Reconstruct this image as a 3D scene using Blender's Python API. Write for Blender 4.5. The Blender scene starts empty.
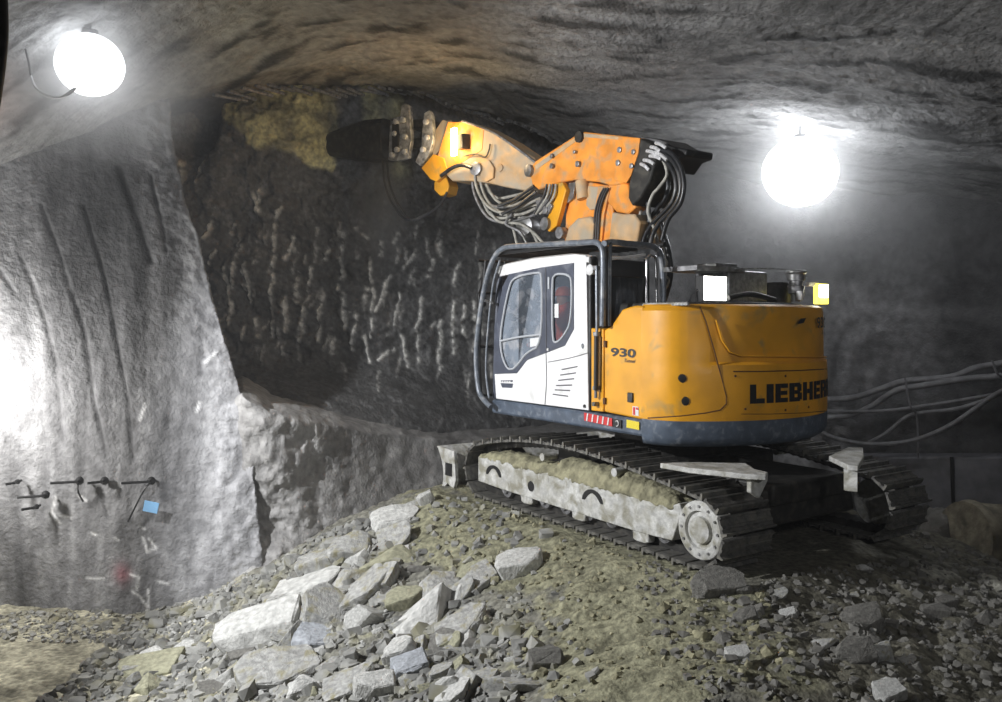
import bpy, math, random
import numpy as np
from mathutils import Vector, Matrix
random.seed(7); RNG = np.random.default_rng(7)
scene = bpy.context.scene
COL = scene.collection
PI = math.pi
F = 865.0; CX = 501.0; HY = 322.0; CAMZ = 3.8     # focal length in pixels, horizon row, eye height over the tunnel floor

def at(px, py, Y):
    return Vector(((px-CX)/F*Y, Y, CAMZ+(HY-py)/F*Y))

# ------------------------------------------------------------------ noise
_perm = np.random.default_rng(3).permutation(256); _perm = np.concatenate([_perm]*3)
_g = np.random.default_rng(4).normal(size=(256, 3)); _g /= np.linalg.norm(_g, axis=1)[:, None]
def perlin(p):
    i = np.floor(p).astype(int); f = p-i; i &= 255
    u = f*f*f*(f*(f*6-15)+10); out = 0
    for dx in (0, 1):
        for dy in (0, 1):
            for dz in (0, 1):
                h = _perm[_perm[_perm[i[:, 0]+dx]+i[:, 1]+dy]+i[:, 2]+dz]
                d = f-np.array([dx, dy, dz])
                w = (u[:, 0] if dx else 1-u[:, 0])*(u[:, 1] if dy else 1-u[:, 1])*(u[:, 2] if dz else 1-u[:, 2])
                out = out+w*np.einsum('ij,ij->i', _g[h], d)
    return out
def fbm(p, octs=4, gain=.5, ridged=False):
    a = 1; s = 0; q = np.array(p, float)
    for k in range(octs):
        n = perlin(q+k*17.3)
        s = s+a*((0.3-np.abs(n))*1.6 if ridged else n)
        a *= gain; q = q*2.03
    return s
def tps(cx, cy, cz, lam=0.0):
    P = np.stack([cx, cy], 1).astype(float); n = len(P)
    d = np.linalg.norm(P[:, None]-P[None], axis=2); K = np.where(d > 0, d*d*np.log(d+1e-9), 0)+lam*np.eye(n)
    A = np.zeros((n+3, n+3)); A[:n, :n] = K; A[:n, n] = 1; A[:n, n+1:] = P; A[n, :n] = 1; A[n+1:, :n] = P.T
    w = np.linalg.solve(A, np.concatenate([cz, [0, 0, 0]]))
    def f(x, y):
        x = np.asarray(x, float); y = np.asarray(y, float); sh = x.shape; x = x.ravel(); y = y.ravel()
        o = w[n]+w[n+1]*x+w[n+2]*y
        for k in range(n):
            d = np.hypot(x-P[k, 0], y-P[k, 1]); o = o+w[k]*np.where(d > 0, d*d*np.log(d+1e-9), 0)
        return o.reshape(sh)
    return f

# ------------------------------------------------------------------ materials
def mat(name, col=(.5, .5, .5), rough=.6, metal=0., nscale=None, namp=.25, col2=None, bump=0., bscale=30., attr=None, dirt_or_glare=None, dirt_or_glare_amt=.4, dscale=3., spec=.5, trans=0, emit=None, estr=0, alpha=1, coord='Object'):
    m = bpy.data.materials.new(name); m.use_nodes = True
    nt = m.node_tree; N = nt.nodes; L = nt.links; b = N['Principled BSDF']
    b.inputs['Base Color'].default_value = (*col, 1); b.inputs['Roughness'].default_value = rough; b.inputs['Metallic'].default_value = metal
    b.inputs['Specular IOR Level'].default_value = spec
    if trans: b.inputs['Transmission Weight'].default_value = trans
    if alpha < 1: b.inputs['Alpha'].default_value = alpha
    if emit: b.inputs['Emission Color'].default_value = (*emit, 1); b.inputs['Emission Strength'].default_value = estr
    tc = N.new('ShaderNodeTexCoord').outputs[coord]
    cur = None
    def noise(s, det=5, dist=0.):
        n = N.new('ShaderNodeTexNoise'); n.inputs['Scale'].default_value = s; n.inputs['Detail'].default_value = det
        n.inputs['Distortion'].default_value = dist; L.new(tc, n.inputs['Vector']); return n.outputs['Fac']
    def ramp(src, a, c):
        r = N.new('ShaderNodeMapRange'); r.inputs['From Min'].default_value = a; r.inputs['From Max'].default_value = c; L.new(src, r.inputs['Value']); return r.outputs['Result']
    def mix(fac, a, c, mode='MIX'):
        x = N.new('ShaderNodeMix'); x.data_type = 'RGBA'; x.blend_type = mode
        for k, v in ((0, fac), (6, a), (7, c)):
            if isinstance(v, bpy.types.NodeSocket): L.new(v, x.inputs[k])
            elif isinstance(v, (int, float)): x.inputs[k].default_value = v
            else: x.inputs[k].default_value = (*v, 1)
        return x.outputs[2]
    if attr:
        a = N.new('ShaderNodeAttribute'); a.attribute_name = attr; cur = a.outputs['Color']
    if nscale:
        base = cur if cur is not None else col
        c2 = col2 if col2 else None
        f_ = ramp(noise(nscale, 8), .35, .65)
        if c2: cur = mix(f_, base, c2)
        else: cur = mix(namp, base, mix(f_, (0.25, .25, .25), (1.6, 1.6, 1.6)), 'MULTIPLY')
    if dirt_or_glare:
        f_ = ramp(noise(dscale, 9, .4), .62-dirt_or_glare_amt*.35, .75-dirt_or_glare_amt*.2)
        cur = mix(f_, cur if cur is not None else col, dirt_or_glare)
    if cur is not None: L.new(cur, b.inputs['Base Color'])
    if bump:
        bn = N.new('ShaderNodeBump'); bn.inputs['Strength'].default_value = bump; bn.inputs['Distance'].default_value = .03
        L.new(noise(bscale, 8), bn.inputs['Height']); L.new(bn.outputs['Normal'], b.inputs['Normal'])
    return m
DUST = (.27, .26, .22)
M = dict(
    yellow=mat('yellow_paint', (.78, .36, .015), .42, nscale=2.5, namp=.22, dirt_or_glare=(.42, .27, .08), dirt_or_glare_amt=.12, dscale=4, bump=.05, bscale=60),
    orange=mat('orange_paint', (.86, .32, .045), .45, nscale=4, namp=.25, dirt_or_glare=(.5, .32, .17), dirt_or_glare_amt=.35, dscale=5),
    dustyorange=mat('dusty_orange_paint', (.62, .38, .17), .6, nscale=5, namp=.3, dirt_or_glare=(.42, .36, .27), dirt_or_glare_amt=.7, dscale=3),
    white=mat('white_paint', (.82, .82, .82), .35, nscale=6, namp=.06, dirt_or_glare=(.6, .6, .58), dirt_or_glare_amt=.1),
    skirt=mat('blue_grey_paint', (.085, .11, .15), .5, nscale=7, namp=.3, dirt_or_glare=(.20, .22, .25), dirt_or_glare_amt=.2, dscale=14, bump=.1),
    doorframe=mat('dark_blue_grey_paint', (.07, .08, .11), .4, nscale=9, namp=.2, dirt_or_glare=(.2, .21, .24), dirt_or_glare_amt=.2),
    gasket=mat('grey_rubber', (.45, .47, .5), .6),
    black=mat('black_rubber', (.012, .012, .013), .45, nscale=12, namp=.3, dirt_or_glare=(.1, .1, .1), dirt_or_glare_amt=.15),
    hose=mat('black_hose', (.018, .019, .022), .32, nscale=14, namp=.3, dirt_or_glare=(.12, .12, .12), dirt_or_glare_amt=.15),
    greyhose=mat('dusty_hose', (.36, .35, .31), .6, nscale=14, namp=.4),
    tube=mat('grey_guard_paint', (.16, .18, .21), .35, .2, nscale=20, namp=.35, dirt_or_glare=(.35, .36, .37), dirt_or_glare_amt=.25, dscale=8),
    fitting=mat('bright_fitting', (.75, .75, .76), .35, .3, nscale=30, namp=.3), cheek=mat('bright_worn_steel', (.55, .55, .55), .38, .35, nscale=12, namp=.6, dirt_or_glare=(.12, .12, .12), dirt_or_glare_amt=.3, dscale=9),
    steel=mat('worn_steel', (.3, .3, .31), .4, .5, nscale=18, namp=.5, dirt_or_glare=(.12, .12, .11), dirt_or_glare_amt=.35),
    chrome=mat('chrome', (.7, .7, .7), .2, 1.),
    darksteel=mat('dark_steel', (.028, .027, .025), .55, .3, nscale=10, namp=.5, dirt_or_glare=(.07, .065, .055), dirt_or_glare_amt=.3, dscale=10),
    shoe=mat('track_steel', (.13, .127, .12), .42, .35, nscale=22, namp=.5, dirt_or_glare=(.22, .21, .18), dirt_or_glare_amt=.45, dscale=9, bump=.2),
    mudwhite=mat('dust_caked_paint', (.52, .52, .50), .75, nscale=14, namp=.35, dirt_or_glare=(.26, .25, .20), dirt_or_glare_amt=.5, dscale=7, bump=.35, bscale=30),
    mud=mat('olive_mud', (.27, .255, .165), .95, nscale=9, namp=.5, bump=.7, bscale=25),
    glass=mat('cab_glass', (.30, .35, .42), .12, 0, alpha=.5, nscale=3, namp=.3, dirt_or_glare=(.6, .62, .66), dirt_or_glare_amt=.35, dscale=7),  # pale bluish tint and blotches paint reflections into the panes
    darkglass=mat('dark_cab_glass', (.03, .035, .04), .15, 0, alpha=.8),
    interior=mat('cab_interior', (.05, .055, .065), .7, nscale=8, namp=.3),
    red=mat('red_sticker', (.6, .03, .03), .5), blackpaint=mat('black_lettering', (.012, .012, .014), .4), ystick=mat('yellow_sticker', (.75, .6, .03), .5),
    whitestick=mat('white_sticker', (.7, .7, .7), .5), blue=mat('blue_card', (.22, .45, .72), .7), hiviz=mat('orange_work_jacket', (.8, .09, .03), .8),
    skin=mat('skin', (.55, .32, .23), .6), helmet=mat('orange_helmet', (.75, .12, .03), .4), trousers=mat('dark_trousers', (.04, .045, .06), .9),
    lamp=mat('lamp_globe', (1, 1, 1), emit=(.93, .96, 1), estr=6), lamp2=mat('lamp_globe_bright', (1, 1, 1), emit=(.93, .96, 1), estr=16),
    worklamp=mat('lamp_face', (1, 1, 1), emit=(1, .98, .9), estr=14), ylamp=mat('yellow_lamp', (1, .9, .2), emit=(1, .85, .12), estr=2.2),
    warmlamp=mat('warm_lamp_face', (1, 1, 1), emit=(1, .72, .32), estr=30),
    concrete=mat('smooth_concrete', (.17, .17, .185), .8, nscale=5, namp=.3, bump=.1, bscale=20),
    block=mat('tan_concrete', (.3, .27, .2), .9, nscale=6, namp=.5, dirt_or_glare=(.14, .13, .1), dirt_or_glare_amt=.4, dscale=4, bump=.5, bscale=18),
    pipe=mat('grey_hose_on_wall', (.2, .2, .21), .6, nscale=6, namp=.4),
    bar=mat('rusty_bar', (.05, .045, .04), .7),
    cablewhite=mat('white_cable', (.75, .75, .75), .5),
    terrain=mat('terrain', attr='Col', rough=.95, nscale=16, namp=.55, bump=.8, bscale=26, spec=.25),
    shot=mat('shotcrete', attr='Col', rough=.8, nscale=7, namp=.35, bump=.75, bscale=24, spec=.35),
    rockface=mat('rock_face', attr='Col', rough=.6, nscale=12, namp=.5, bump=.8, bscale=22, spec=.5),
    ceil=mat('ceiling_shotcrete', attr='Col', rough=.85, nscale=8, namp=.35, bump=1., bscale=17, spec=.3),
    stone=mat('grey_stone', (.37, .37, .355), .85, nscale=5, namp=.45, bump=.6, bscale=18, dirt_or_glare=(.27, .25, .16), dirt_or_glare_amt=.3, dscale=2.5),
    gravelgrey=mat('grey_gravel', (.27, .27, .255), .9, nscale=3, namp=.6, dirt_or_glare=(.2, .19, .12), dirt_or_glare_amt=.3),
    palestone=mat('pale_stone', (.50, .50, .48), .85, nscale=6, namp=.35, bump=.6, bscale=16),
    bluestone=mat('blue_grey_stone', (.36, .38, .41), .85, nscale=6, namp=.35, bump=.5, bscale=16),
    olivestone=mat('olive_stone', (.29, .285, .20), .9, nscale=6, namp=.4, bump=.5, bscale=16),
    darkstone=mat('dark_stone', (.17, .165, .15), .9, nscale=7, namp=.4, bump=.6, bscale=18),
)

# ------------------------------------------------------------------ mesh builder
class MB:
    def __init__(s): s.v = []; s.f = []
    def add(s, vs, fs):
        n = len(s.v); s.v += [tuple(v) for v in vs]; s.f += [tuple(i+n for i in f) for f in fs]; return s
    def box(s, c, size, R=None):
        hx, hy, hz = [k/2 for k in size]
        vs = [Vector((x, y, z)) for x in (-hx, hx) for y in (-hy, hy) for z in (-hz, hz)]
        if R is not None: vs = [R @ v for v in vs]
        return s.add([v+Vector(c) for v in vs], [(0, 1, 3, 2), (4, 6, 7, 5), (0, 4, 5, 1), (2, 3, 7, 6), (0, 2, 6, 4), (1, 5, 7, 3)])
    def prism(s, a, b):     # two matching loops of 3-D points
        n = len(a)
        return s.add(list(a)+list(b), [tuple(range(n-1, -1, -1)), tuple(range(n, 2*n))]+[(i, (i+1) % n, n+(i+1) % n, n+i) for i in range(n)])
    def loft(s, rings, caps=True, closed=True):
        n = len(rings[0]); vs = [v for r in rings for v in r]; fs = []
        for k in range(len(rings)-1):
            for i in range(n if closed else n-1):
                j = (i+1) % n; fs.append((k*n+i, k*n+j, (k+1)*n+j, (k+1)*n+i))
        if caps: fs += [tuple(range(n-1, -1, -1)), tuple(range((len(rings)-1)*n, len(rings)*n))]
        return s.add(vs, fs)
    def tube(s, pts, r, seg=10, smooth=True, closed=False):
        pts = [Vector(p) for p in pts]
        if smooth and len(pts) > 2: pts = spline(pts, closed=closed)
        T = [(pts[min(i+1, len(pts)-1)]-pts[max(i-1, 0)]).normalized() for i in range(len(pts))]
        n = T[0].orthogonal().normalized(); rings = []
        for i, p in enumerate(pts):
            n = (n-T[i]*n.dot(T[i])).normalized(); b = T[i].cross(n)
            rr = r if not callable(r) else r(i/(len(pts)-1))
            rings.append([p+(n*math.cos(a)+b*math.sin(a))*rr for a in [2*PI*k/seg for k in range(seg)]])
        return s.loft(rings)
    def cyl(s, a, b, r, r2=None, seg=20):
        a = Vector(a); b = Vector(b); t = (b-a).normalized(); n = t.orthogonal().normalized(); c = t.cross(n); r2 = r if r2 is None else r2
        return s.loft([[p+(n*math.cos(2*PI*k/seg)+c*math.sin(2*PI*k/seg))*q for k in range(seg)] for p, q in ((a, r), (b, r2))])
    def lathe(s, c, axis, prof, seg=24):     # prof: (distance along axis, radius)
        c = Vector(c); t = Vector(axis).normalized(); n = t.orthogonal().normalized(); b = t.cross(n)
        return s.loft([[c+t*h+(n*math.cos(2*PI*k/seg)+b*math.sin(2*PI*k/seg))*max(r, 1e-4) for k in range(seg)] for h, r in prof])
    def build(s, name, m, parent=None, bevel=0, smooth=True, seg=2, recalc=True):
        me = bpy.data.meshes.new(name); me.from_pydata(s.v, [], s.f)
        if recalc:
            import bmesh
            bm = bmesh.new(); bm.from_mesh(me); bmesh.ops.recalc_face_normals(bm, faces=bm.faces); bm.to_mesh(me); bm.free()
        me.update()
        if smooth:
            me.polygons.foreach_set('use_smooth', [True]*len(me.polygons)); me.set_sharp_from_angle(angle=math.radians(38))
        me.materials.append(m if not isinstance(m, str) else M[m])
        o = bpy.data.objects.new(name, me); COL.objects.link(o)
        if parent is not None: o.parent = parent
        if bevel:
            b = o.modifiers.new('bevel', 'BEVEL'); b.width = bevel; b.segments = seg; b.limit_method = 'ANGLE'; b.angle_limit = math.radians(40)
        return o
def spline(pts, per=6, closed=False):
    out = []; n = len(pts)
    for i in range(n-1):
        p0, p1, p2, p3 = pts[max(i-1, 0)], pts[i], pts[i+1], pts[min(i+2, n-1)]
        for k in range(per):
            t = k/per
            out.append(.5*((2*p1)+(p2-p0)*t+(2*p0-5*p1+4*p2-p3)*t*t+(3*p1-p0-3*p2+p3)*t**3))
    out.append(pts[-1]); return out
def empty(name, loc=(0, 0, 0), rz=0, label=None, cat=None, group=None):
    o = bpy.data.objects.new(name, None); COL.objects.link(o); o.location = loc; o.rotation_euler = (0, 0, rz); o.empty_display_size = .2
    if label: tag(o, label, cat, group)
    return o
def tag(o, label=None, cat=None, group=None, kind=None):
    if label: o['label'] = label
    if cat: o['category'] = cat
    if group: o['group'] = group
    if kind: o['kind'] = kind
    return o
def gridmesh(name, P, colr, m, kind='structure', label=None, cat=None):
    h, w, _ = P.shape; me = bpy.data.meshes.new(name)
    idx = np.arange(h*w).reshape(h, w)
    fs = np.stack([idx[:-1, :-1], idx[1:, :-1], idx[1:, 1:], idx[:-1, 1:]], -1).reshape(-1, 4)
    me.from_pydata(P.reshape(-1, 3).tolist(), [], fs.tolist()); me.update()
    me.polygons.foreach_set('use_smooth', [True]*len(me.polygons))
    a = me.color_attributes.new('Col', 'FLOAT_COLOR', 'POINT')
    c = np.ones((h*w, 4), np.float32); c[:, :3] = np.clip(colr.reshape(-1, 3), .002, 1); a.data.foreach_set('color', c.ravel())
    me.materials.append(M[m]); o = bpy.data.objects.new(name, me); COL.objects.link(o); tag(o, label, cat, kind=kind); return o
def c3(*a): return np.array(a, float)
def sst(a, b, x): t = np.clip((x-a)/(b-a), 0, 1); return t*t*(3-2*t)
def seg_dist(px, py, x1, y1, x2, y2):
    dx, dy = x2-x1, y2-y1; t = np.clip(((px-x1)*dx+(py-y1)*dy)/(dx*dx+dy*dy+1e-9), 0, 1)
    return np.hypot(px-x1-t*dx, py-y1-t*dy)

# ------------------------------------------------------------------ machine frame
YAW = .6; MO = Vector((1.98, 10.3, CAMZ-2.226))
MFX = Vector((-math.sin(YAW), math.cos(YAW), 0)); MLY = Vector((-math.cos(YAW), -math.sin(YAW), 0)); MUZ = Vector((0, 0, 1))
def w2m(p): d = p-MO; return Vector((d.dot(MFX), d.dot(MLY), d.z))
def m2w(p): return MO+MFX*p[0]+MLY*p[1]+MUZ*p[2]
CAM = Vector((0, 0, CAMZ))
def mp(px, py, ax, val):         # point of a machine-frame plane (axis ax = val)
    o = w2m(CAM); d = w2m(at(px, py, 1.0))-o
    return o+d*((val-o[ax])/d[ax])
def side(px, py, y=1.27): return mp(px, py, 1, y)

# ================================================================== TUNNEL
# ---- muck pile / floor
ctrl = [  # pixel x, pixel y, depth
 (0,700,8.7),(60,690,9.0),(0,640,10.3),(120,640,10.3),(0,606,11.6),(130,622,10.9),(60,612,11.5),
 (170,655,9.95),(140,700,8.6),(250,700,8.1),(260,592,10.3),(330,546,10.5),(380,521,10.7),(440,492,10.9),
 (330,620,9.2),(400,700,7.15),(420,600,8.9),(480,499,10.9),(560,520,9.6),(620,545,8.7),(705,573,7.7),(760,575,7.6),
 (520,620,7.9),(600,700,5.95),(700,640,6.6),(700,700,5.6),(800,700,5.6),(800,600,7.3),(900,610,7.5),(1002,610,8.0),(1002,700,5.9),
 (905,533,10.0),(860,530,9.6),(960,548,10.6),(1002,568,10.6),(1080,600,10.2),(1080,700,6.2)]
cx, cy, cz = [], [], []
for a, b, Y in ctrl:
    p = at(a, b, Y); cx.append(p.x); cy.append(p.y); cz.append(p.z)
for X, Y, z in [(.5,12.2,1.55),(2.0,10.3,1.57),(3.0,11.0,1.55),(1.2,13.5,1.3),(-1.5,13,1.1),(3.5,14,.7),(7.5,12,.35),(8,9,.8),(7,16,0),(2,17,.2),(-2.5,12.5,.75),(-4,13,.25),(-9,9,0),(-9,12,.05),(-7.5,5,0),(-4,5.5,0.1),(-1,4,.6),(1.5,4,.95),(5,4,1.0),(-6,3,0),(10,5,.9),(10,16,0)]:
    cx.append(X); cy.append(Y); cz.append(z)
GT = tps(cx, cy, np.array(cz), .02)
gx = np.concatenate([np.arange(-9, 10.01, .032)]); gy = np.concatenate([np.arange(3.2, 5.2, .1), np.arange(5.2, 12.4, .032), np.arange(12.4, 17.6, .09)])
GX, GY = np.meshgrid(gx, gy); GZ = GT(GX, GY)
GZ = np.maximum(GZ, 0.0+.02*np.sin(GX*2))
P3 = np.stack([GX.ravel(), GY.ravel(), np.zeros(GX.size)], 1)
PXg = CX+F*GX/GY; PYg = HY-F*(GZ-CAMZ)/GY
n1 = fbm(P3*.9, 3).reshape(GX.shape); n2 = fbm(P3*3.1+5, 4).reshape(GX.shape); n3 = fbm(P3*11+9, 3, .6, True).reshape(GX.shape); n4 = fbm(P3*[2.2, 5.5, 1]+3, 4, .6).reshape(GX.shape)
# zones: olive soil in the middle, stony on the left, gravelly dark on the right
soilc = [(440,500),(480,520),(560,540),(640,580),(700,600),(600,640),(640,680),(560,600),(700,660)]
soil = sst(250, 0, 0*PXg)*0
def blob(x, y, rx, ry): return np.exp(-(((PXg-x)/rx)**2+((PYg-y)/ry)**2))
soil = np.clip(blob(450,520,60,40)+blob(540,545,80,35)+blob(650,600,85,60)+blob(620,670,90,60)+blob(500,560,40,30)+.8*blob(720,640,50,50)+.6*blob(395,655,25,60)+.5*blob(800,690,40,50)+n2*.6, 0, 1)
soil = sst(.35, .62, soil)
left = sst(0, 1, (520-PXg)/200)
right = sst(700, 800, PXg)
flat = sst(.55, .25, GZ)*sst(-1.5, -3.5, GX)          # tunnel floor on the left
d_m = [w2m(Vector((0, 0, 0)))]
mx = (GX-MO.x)*MFX.x+(GY-MO.y)*MFX.y; my = (GX-MO.x)*MLY.x+(GY-MO.y)*MLY.y
plate = sst(3.0, 2.3, np.abs(mx))*sst(2.1, 1.6, np.abs(my))
amp = (1-.75*flat)*(1-.85*plate)
GZ2 = GZ+amp*(.10*n1*(1-soil*.4)+.055*n2*(1+.7*right+.9*left*(1-soil))+.03*n3*(1-.55*soil)*(1+left*.8)+.035*n4*soil)
GZ2 = np.where(plate > .3, np.minimum(GZ2, MO.z-.05+.12*(1-plate)-.03*np.clip(-mx/2, -1, 1)), GZ2)
colr = np.zeros(GX.shape+(3,))
stony = c3(.15, .147, .125); olive = c3(.185, .18, .122); darkg = c3(.10, .095, .074); yfloor = c3(.31, .295, .225)
for k in range(3):
    base = stony[k]*(1-right)+darkg[k]*right
    base = base*(1-soil)+olive[k]*soil*(1-.35*right)
    v = base*(1-flat)+yfloor[k]*flat*(1+.9*n2)
    streak = np.exp(-(seg_dist(PXg, PYg, 860, 545, 1010, 600)/9)**2)+.7*np.exp(-(seg_dist(PXg, PYg, 770, 512, 815, 505)/3)**2)
    v = v*(1+.5*n3+.5*n2)+streak*np.clip(.5+n2*2.5, 0, 1)*c3(.32, .32, .29)[k]
    colr[..., k] = v
gridmesh('ground', np.stack([GX, GY, GZ2], -1), colr, 'terrain')
def gz(X, Y):
    i = int(np.clip(np.searchsorted(gy, Y)-1, 0, len(gy)-2)); j = int(np.clip(np.searchsorted(gx, X)-1, 0, len(gx)-2))
    a = (Y-gy[i])/(gy[i+1]-gy[i]); b = (X-gx[j])/(gx[j+1]-gx[j])
    return GZ2[i, j]*(1-a)*(1-b)+GZ2[i+1, j]*a*(1-b)+GZ2[i, j+1]*(1-a)*b+GZ2[i+1, j+1]*a*b
def hit(px, py, y0=4.5):
    Y = y0
    while Y < 15:
        p = at(px, py, Y)
        if -8.9 < p.x < 9.9 and p.z < gz(p.x, p.y): return p
        Y += .03
    return None

# ---- left lining wall
def wallgrid(pxs, pys, X2):     # helper: arrays of pixel coordinates
    return np.meshgrid(pxs, pys)
epy = [20, 95, 130, 200, 240, 300, 350, 400, 440, 560, 720]; epx = [166, 168, 171, 184, 199, 213, 228, 243, 250, 262, 270]
rows = np.arange(60, 700, 1.7); ncol = 190; nback = 26
PYw = np.repeat(rows[:, None], ncol+nback, 1); edge = np.interp(rows, epy, epx)
edge = edge+2.2*perlin(np.stack([rows*.07, rows*0, rows*0], 1))+1.4*perlin(np.stack([rows*.23, rows*0+4, rows*0], 1))
u = np.linspace(0, 1, ncol)
PXw = np.zeros_like(PYw); PXw[:, :ncol] = -150+(edge[:, None]+150)*u[None]
Yw = np.zeros_like(PXw)
Yl = tps([-150,-150,0,0,0,100,100,100,180,185,215,240,255,265], [60,650,90,300,610,90,300,620,100,200,300,400,500,650],
         np.array([10.6,10.6,11.3,11.1,11.6,11.7,11.45,11.2,11.9,11.75,11.75,11.7,11.5,11.3]), 5.)
Yw[:, :ncol] = Yl(PXw[:, :ncol], PYw[:, :ncol])
for k in range(nback):
    t = (k+1)/nback
    PXw[:, ncol+k] = edge-1.0*t*6; Yw[:, ncol+k] = Yw[:, ncol-1]+.05+3.0*t
Pw = np.stack([(PXw-CX)/F*Yw, Yw, CAMZ+(HY-PYw)/F*Yw], -1)
q = Pw.reshape(-1, 3)
nz = (fbm(q*[1.2, 1.2, .35], 4)*.09+fbm(q*[6, 6, 1.8]+3, 3)*.02+fbm(q*16+8, 2, .6)*.012).reshape(PXw.shape)
edgeT = sst(60, 8, edge[:, None]-PXw)
nz = nz+edgeT*(fbm(q*5+2, 4, .6).reshape(PXw.shape)*.07)
# long trowel-like grooves running down the wall
def groove(pts, w):
    d = 1e9
    for (a, b), (c, e) in zip(pts[:-1], pts[1:]): d = np.minimum(d, seg_dist(PXw, PYw, a, b, c, e))
    return np.exp(-(d/w)**2)
G = [([(118,168),(135,215),(150,262)],3.2),([(42,205),(62,262),(84,330),(93,400),(105,450)],2.2),([(82,205),(104,280),(118,345),(128,400),(133,460)],1.8),([(150,175),(158,210),(165,250)],2),([(20,255),(38,300),(55,360),(60,440)],2.5),([(0,270),(14,292)],2.5)]
gsum = sum(groove(a, w) for a, w in G)
Pw[..., 1] -= nz-.03*gsum
wob = perlin(q*[.8, .8, .25]).reshape(PXw.shape); wob2 = fbm(q*[3.5, 3.5, .4]+7, 4).reshape(PXw.shape)
g0 = .27+.16*wob+.26*wob2
darkz = np.exp(-(((PXw-110)/72)**2+((PYw-190)/160)**2))  # dim middle and top of the wall: shade painted into its colour
lightz = np.exp(-(((PXw-20)/42)**2+((PYw-360)/130)**2))+.6*edgeT  # lamp hot spot painted into the wall colour, plus the paler rough edge
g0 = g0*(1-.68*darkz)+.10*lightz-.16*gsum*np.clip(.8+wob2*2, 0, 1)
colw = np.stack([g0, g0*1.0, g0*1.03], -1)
marks = [((56,497),(52,512)),((52,512),(60,522)),((60,515),(70,518)),((78,496),(86,501)),((143,538),(147,552)),((147,552),(155,548)),((155,548),(149,539)),((92,533),(97,535)),((116,538),(119,540)),((130,575),(138,577)),((138,577),(137,590)),((132,592),(139,596)),((158,582),(168,584)),((141,598),(147,607)),((148,590),(148,606)),((212,590),(222,594)),((87,578),(103,579)),((140,527),(145,529)),((218,352),(205,362)),((200,402),(196,412)),((146,404),(140,420))]
mk = sum(np.exp(-(seg_dist(PXw, PYw, a[0], a[1], b[0], b[1])/1.3)**2) for a, b in marks)
colw += np.clip(mk, 0, 1)[..., None]*.5
redst = np.exp(-(((PXw-121)/8)**2+((PYw-574)/10)**2))*.16
colw[..., 0] += redst; colw[..., 1] -= redst*.1
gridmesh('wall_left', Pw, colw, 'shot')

# ---- sprayed apron at the foot of the face
topx = [225, 243, 270, 300, 360, 440, 520, 600]; topy = [405, 396, 414, 420, 430, 440, 440, 440]
pxs = np.arange(225, 620, 1.8); vs = np.linspace(0, 1, 130)
ty = np.interp(pxs, topx, topy); PXa = np.repeat(pxs[None], len(vs)+14, 0); PYa = np.zeros_like(PXa)
Ya = np.zeros_like(PXa); AT = tps([225,250,250,300,300,345,345,440,440,620,620],[400,400,600,420,600,430,600,440,600,440,600], np.array([11.9,11.55,11.3,11.95,11.5,12.8,12.0,14.3,13.0,15.5,14.2]), 3.)
for i, v in enumerate(vs):
    PYa[i+14] = ty+(640-ty)*v; Ya[i+14] = AT(PXa[i+14], PYa[i+14])
for i in range(14):      # rounded shoulder going back to the rock
    t = 1-i/14.0; Ya[i] = Ya[14]+2.6*t*t+.02; z = CAMZ+(HY-PYa[14])/F*Ya[14]+.12*math.sin(t*1.4)
    PYa[i] = HY-(z-CAMZ)*F/Ya[i]
Pa = np.stack([(PXa-CX)/F*Ya, Ya, CAMZ+(HY-PYa)/F*Ya], -1); q = Pa.reshape(-1, 3)
rough = np.exp(-((PXa-290)/45.)**2)
Pa[..., 1] -= (fbm(q*1.3, 3)*.16+fbm(q*5+2, 4, .6)*.05).reshape(PXa.shape)*(.7+rough*1.3)
Pa[..., 2] += (fbm(q*3+2, 3)*.05).reshape(PXa.shape)
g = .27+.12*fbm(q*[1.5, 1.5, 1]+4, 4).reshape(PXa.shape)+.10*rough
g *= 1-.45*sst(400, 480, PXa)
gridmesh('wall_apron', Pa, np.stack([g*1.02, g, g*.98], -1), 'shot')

# ---- excavated rock face and right-hand wall (one continuous depth law)
def Yface(px):
    a = 16.8/(1-.6*(px-CX)/F)
    b = np.interp(px, [560, 700, 820, 930, 1002, 1150], [17.55, 17.9, 17.2, 15.7, 14.9, 12.0])
    return np.where(px < 560, a, b)
strokes = [(130,300,110,370),(200,390,170,490),(215,430,210,520),(225,560,240,600),(280,340,265,600),(160,440,165,570),(320,370,300,420),(330,450,325,520),(360,440,340,560),(340,570,335,610),(380,490,378,610),(300,510,300,590),(410,380,395,420),(440,360,420,490),(430,500,430,580),(460,550,445,630),(495,420,500,600),(485,490,475,530),(540,460,510,540),(565,500,560,570),(600,400,570,440),(615,510,610,660),(575,600,580,670),(660,565,660,660),(690,520,690,640),(720,530,715,600),(635,420,630,460),(240,260,240,310),(45,190,45,245),(90,190,90,240),(180,330,165,360),(525,380,520,410),(560,360,550,380),(480,600,485,660),(550,630,510,655),(405,600,408,640),(745,520,740,640),(135,400,120,430),(205,450,200,490),(760,480,756,600),(700,430,690,480),(660,370,655,410),(470,350,492,372),(300,300,280,330),(250,310,222,270)]
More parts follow.
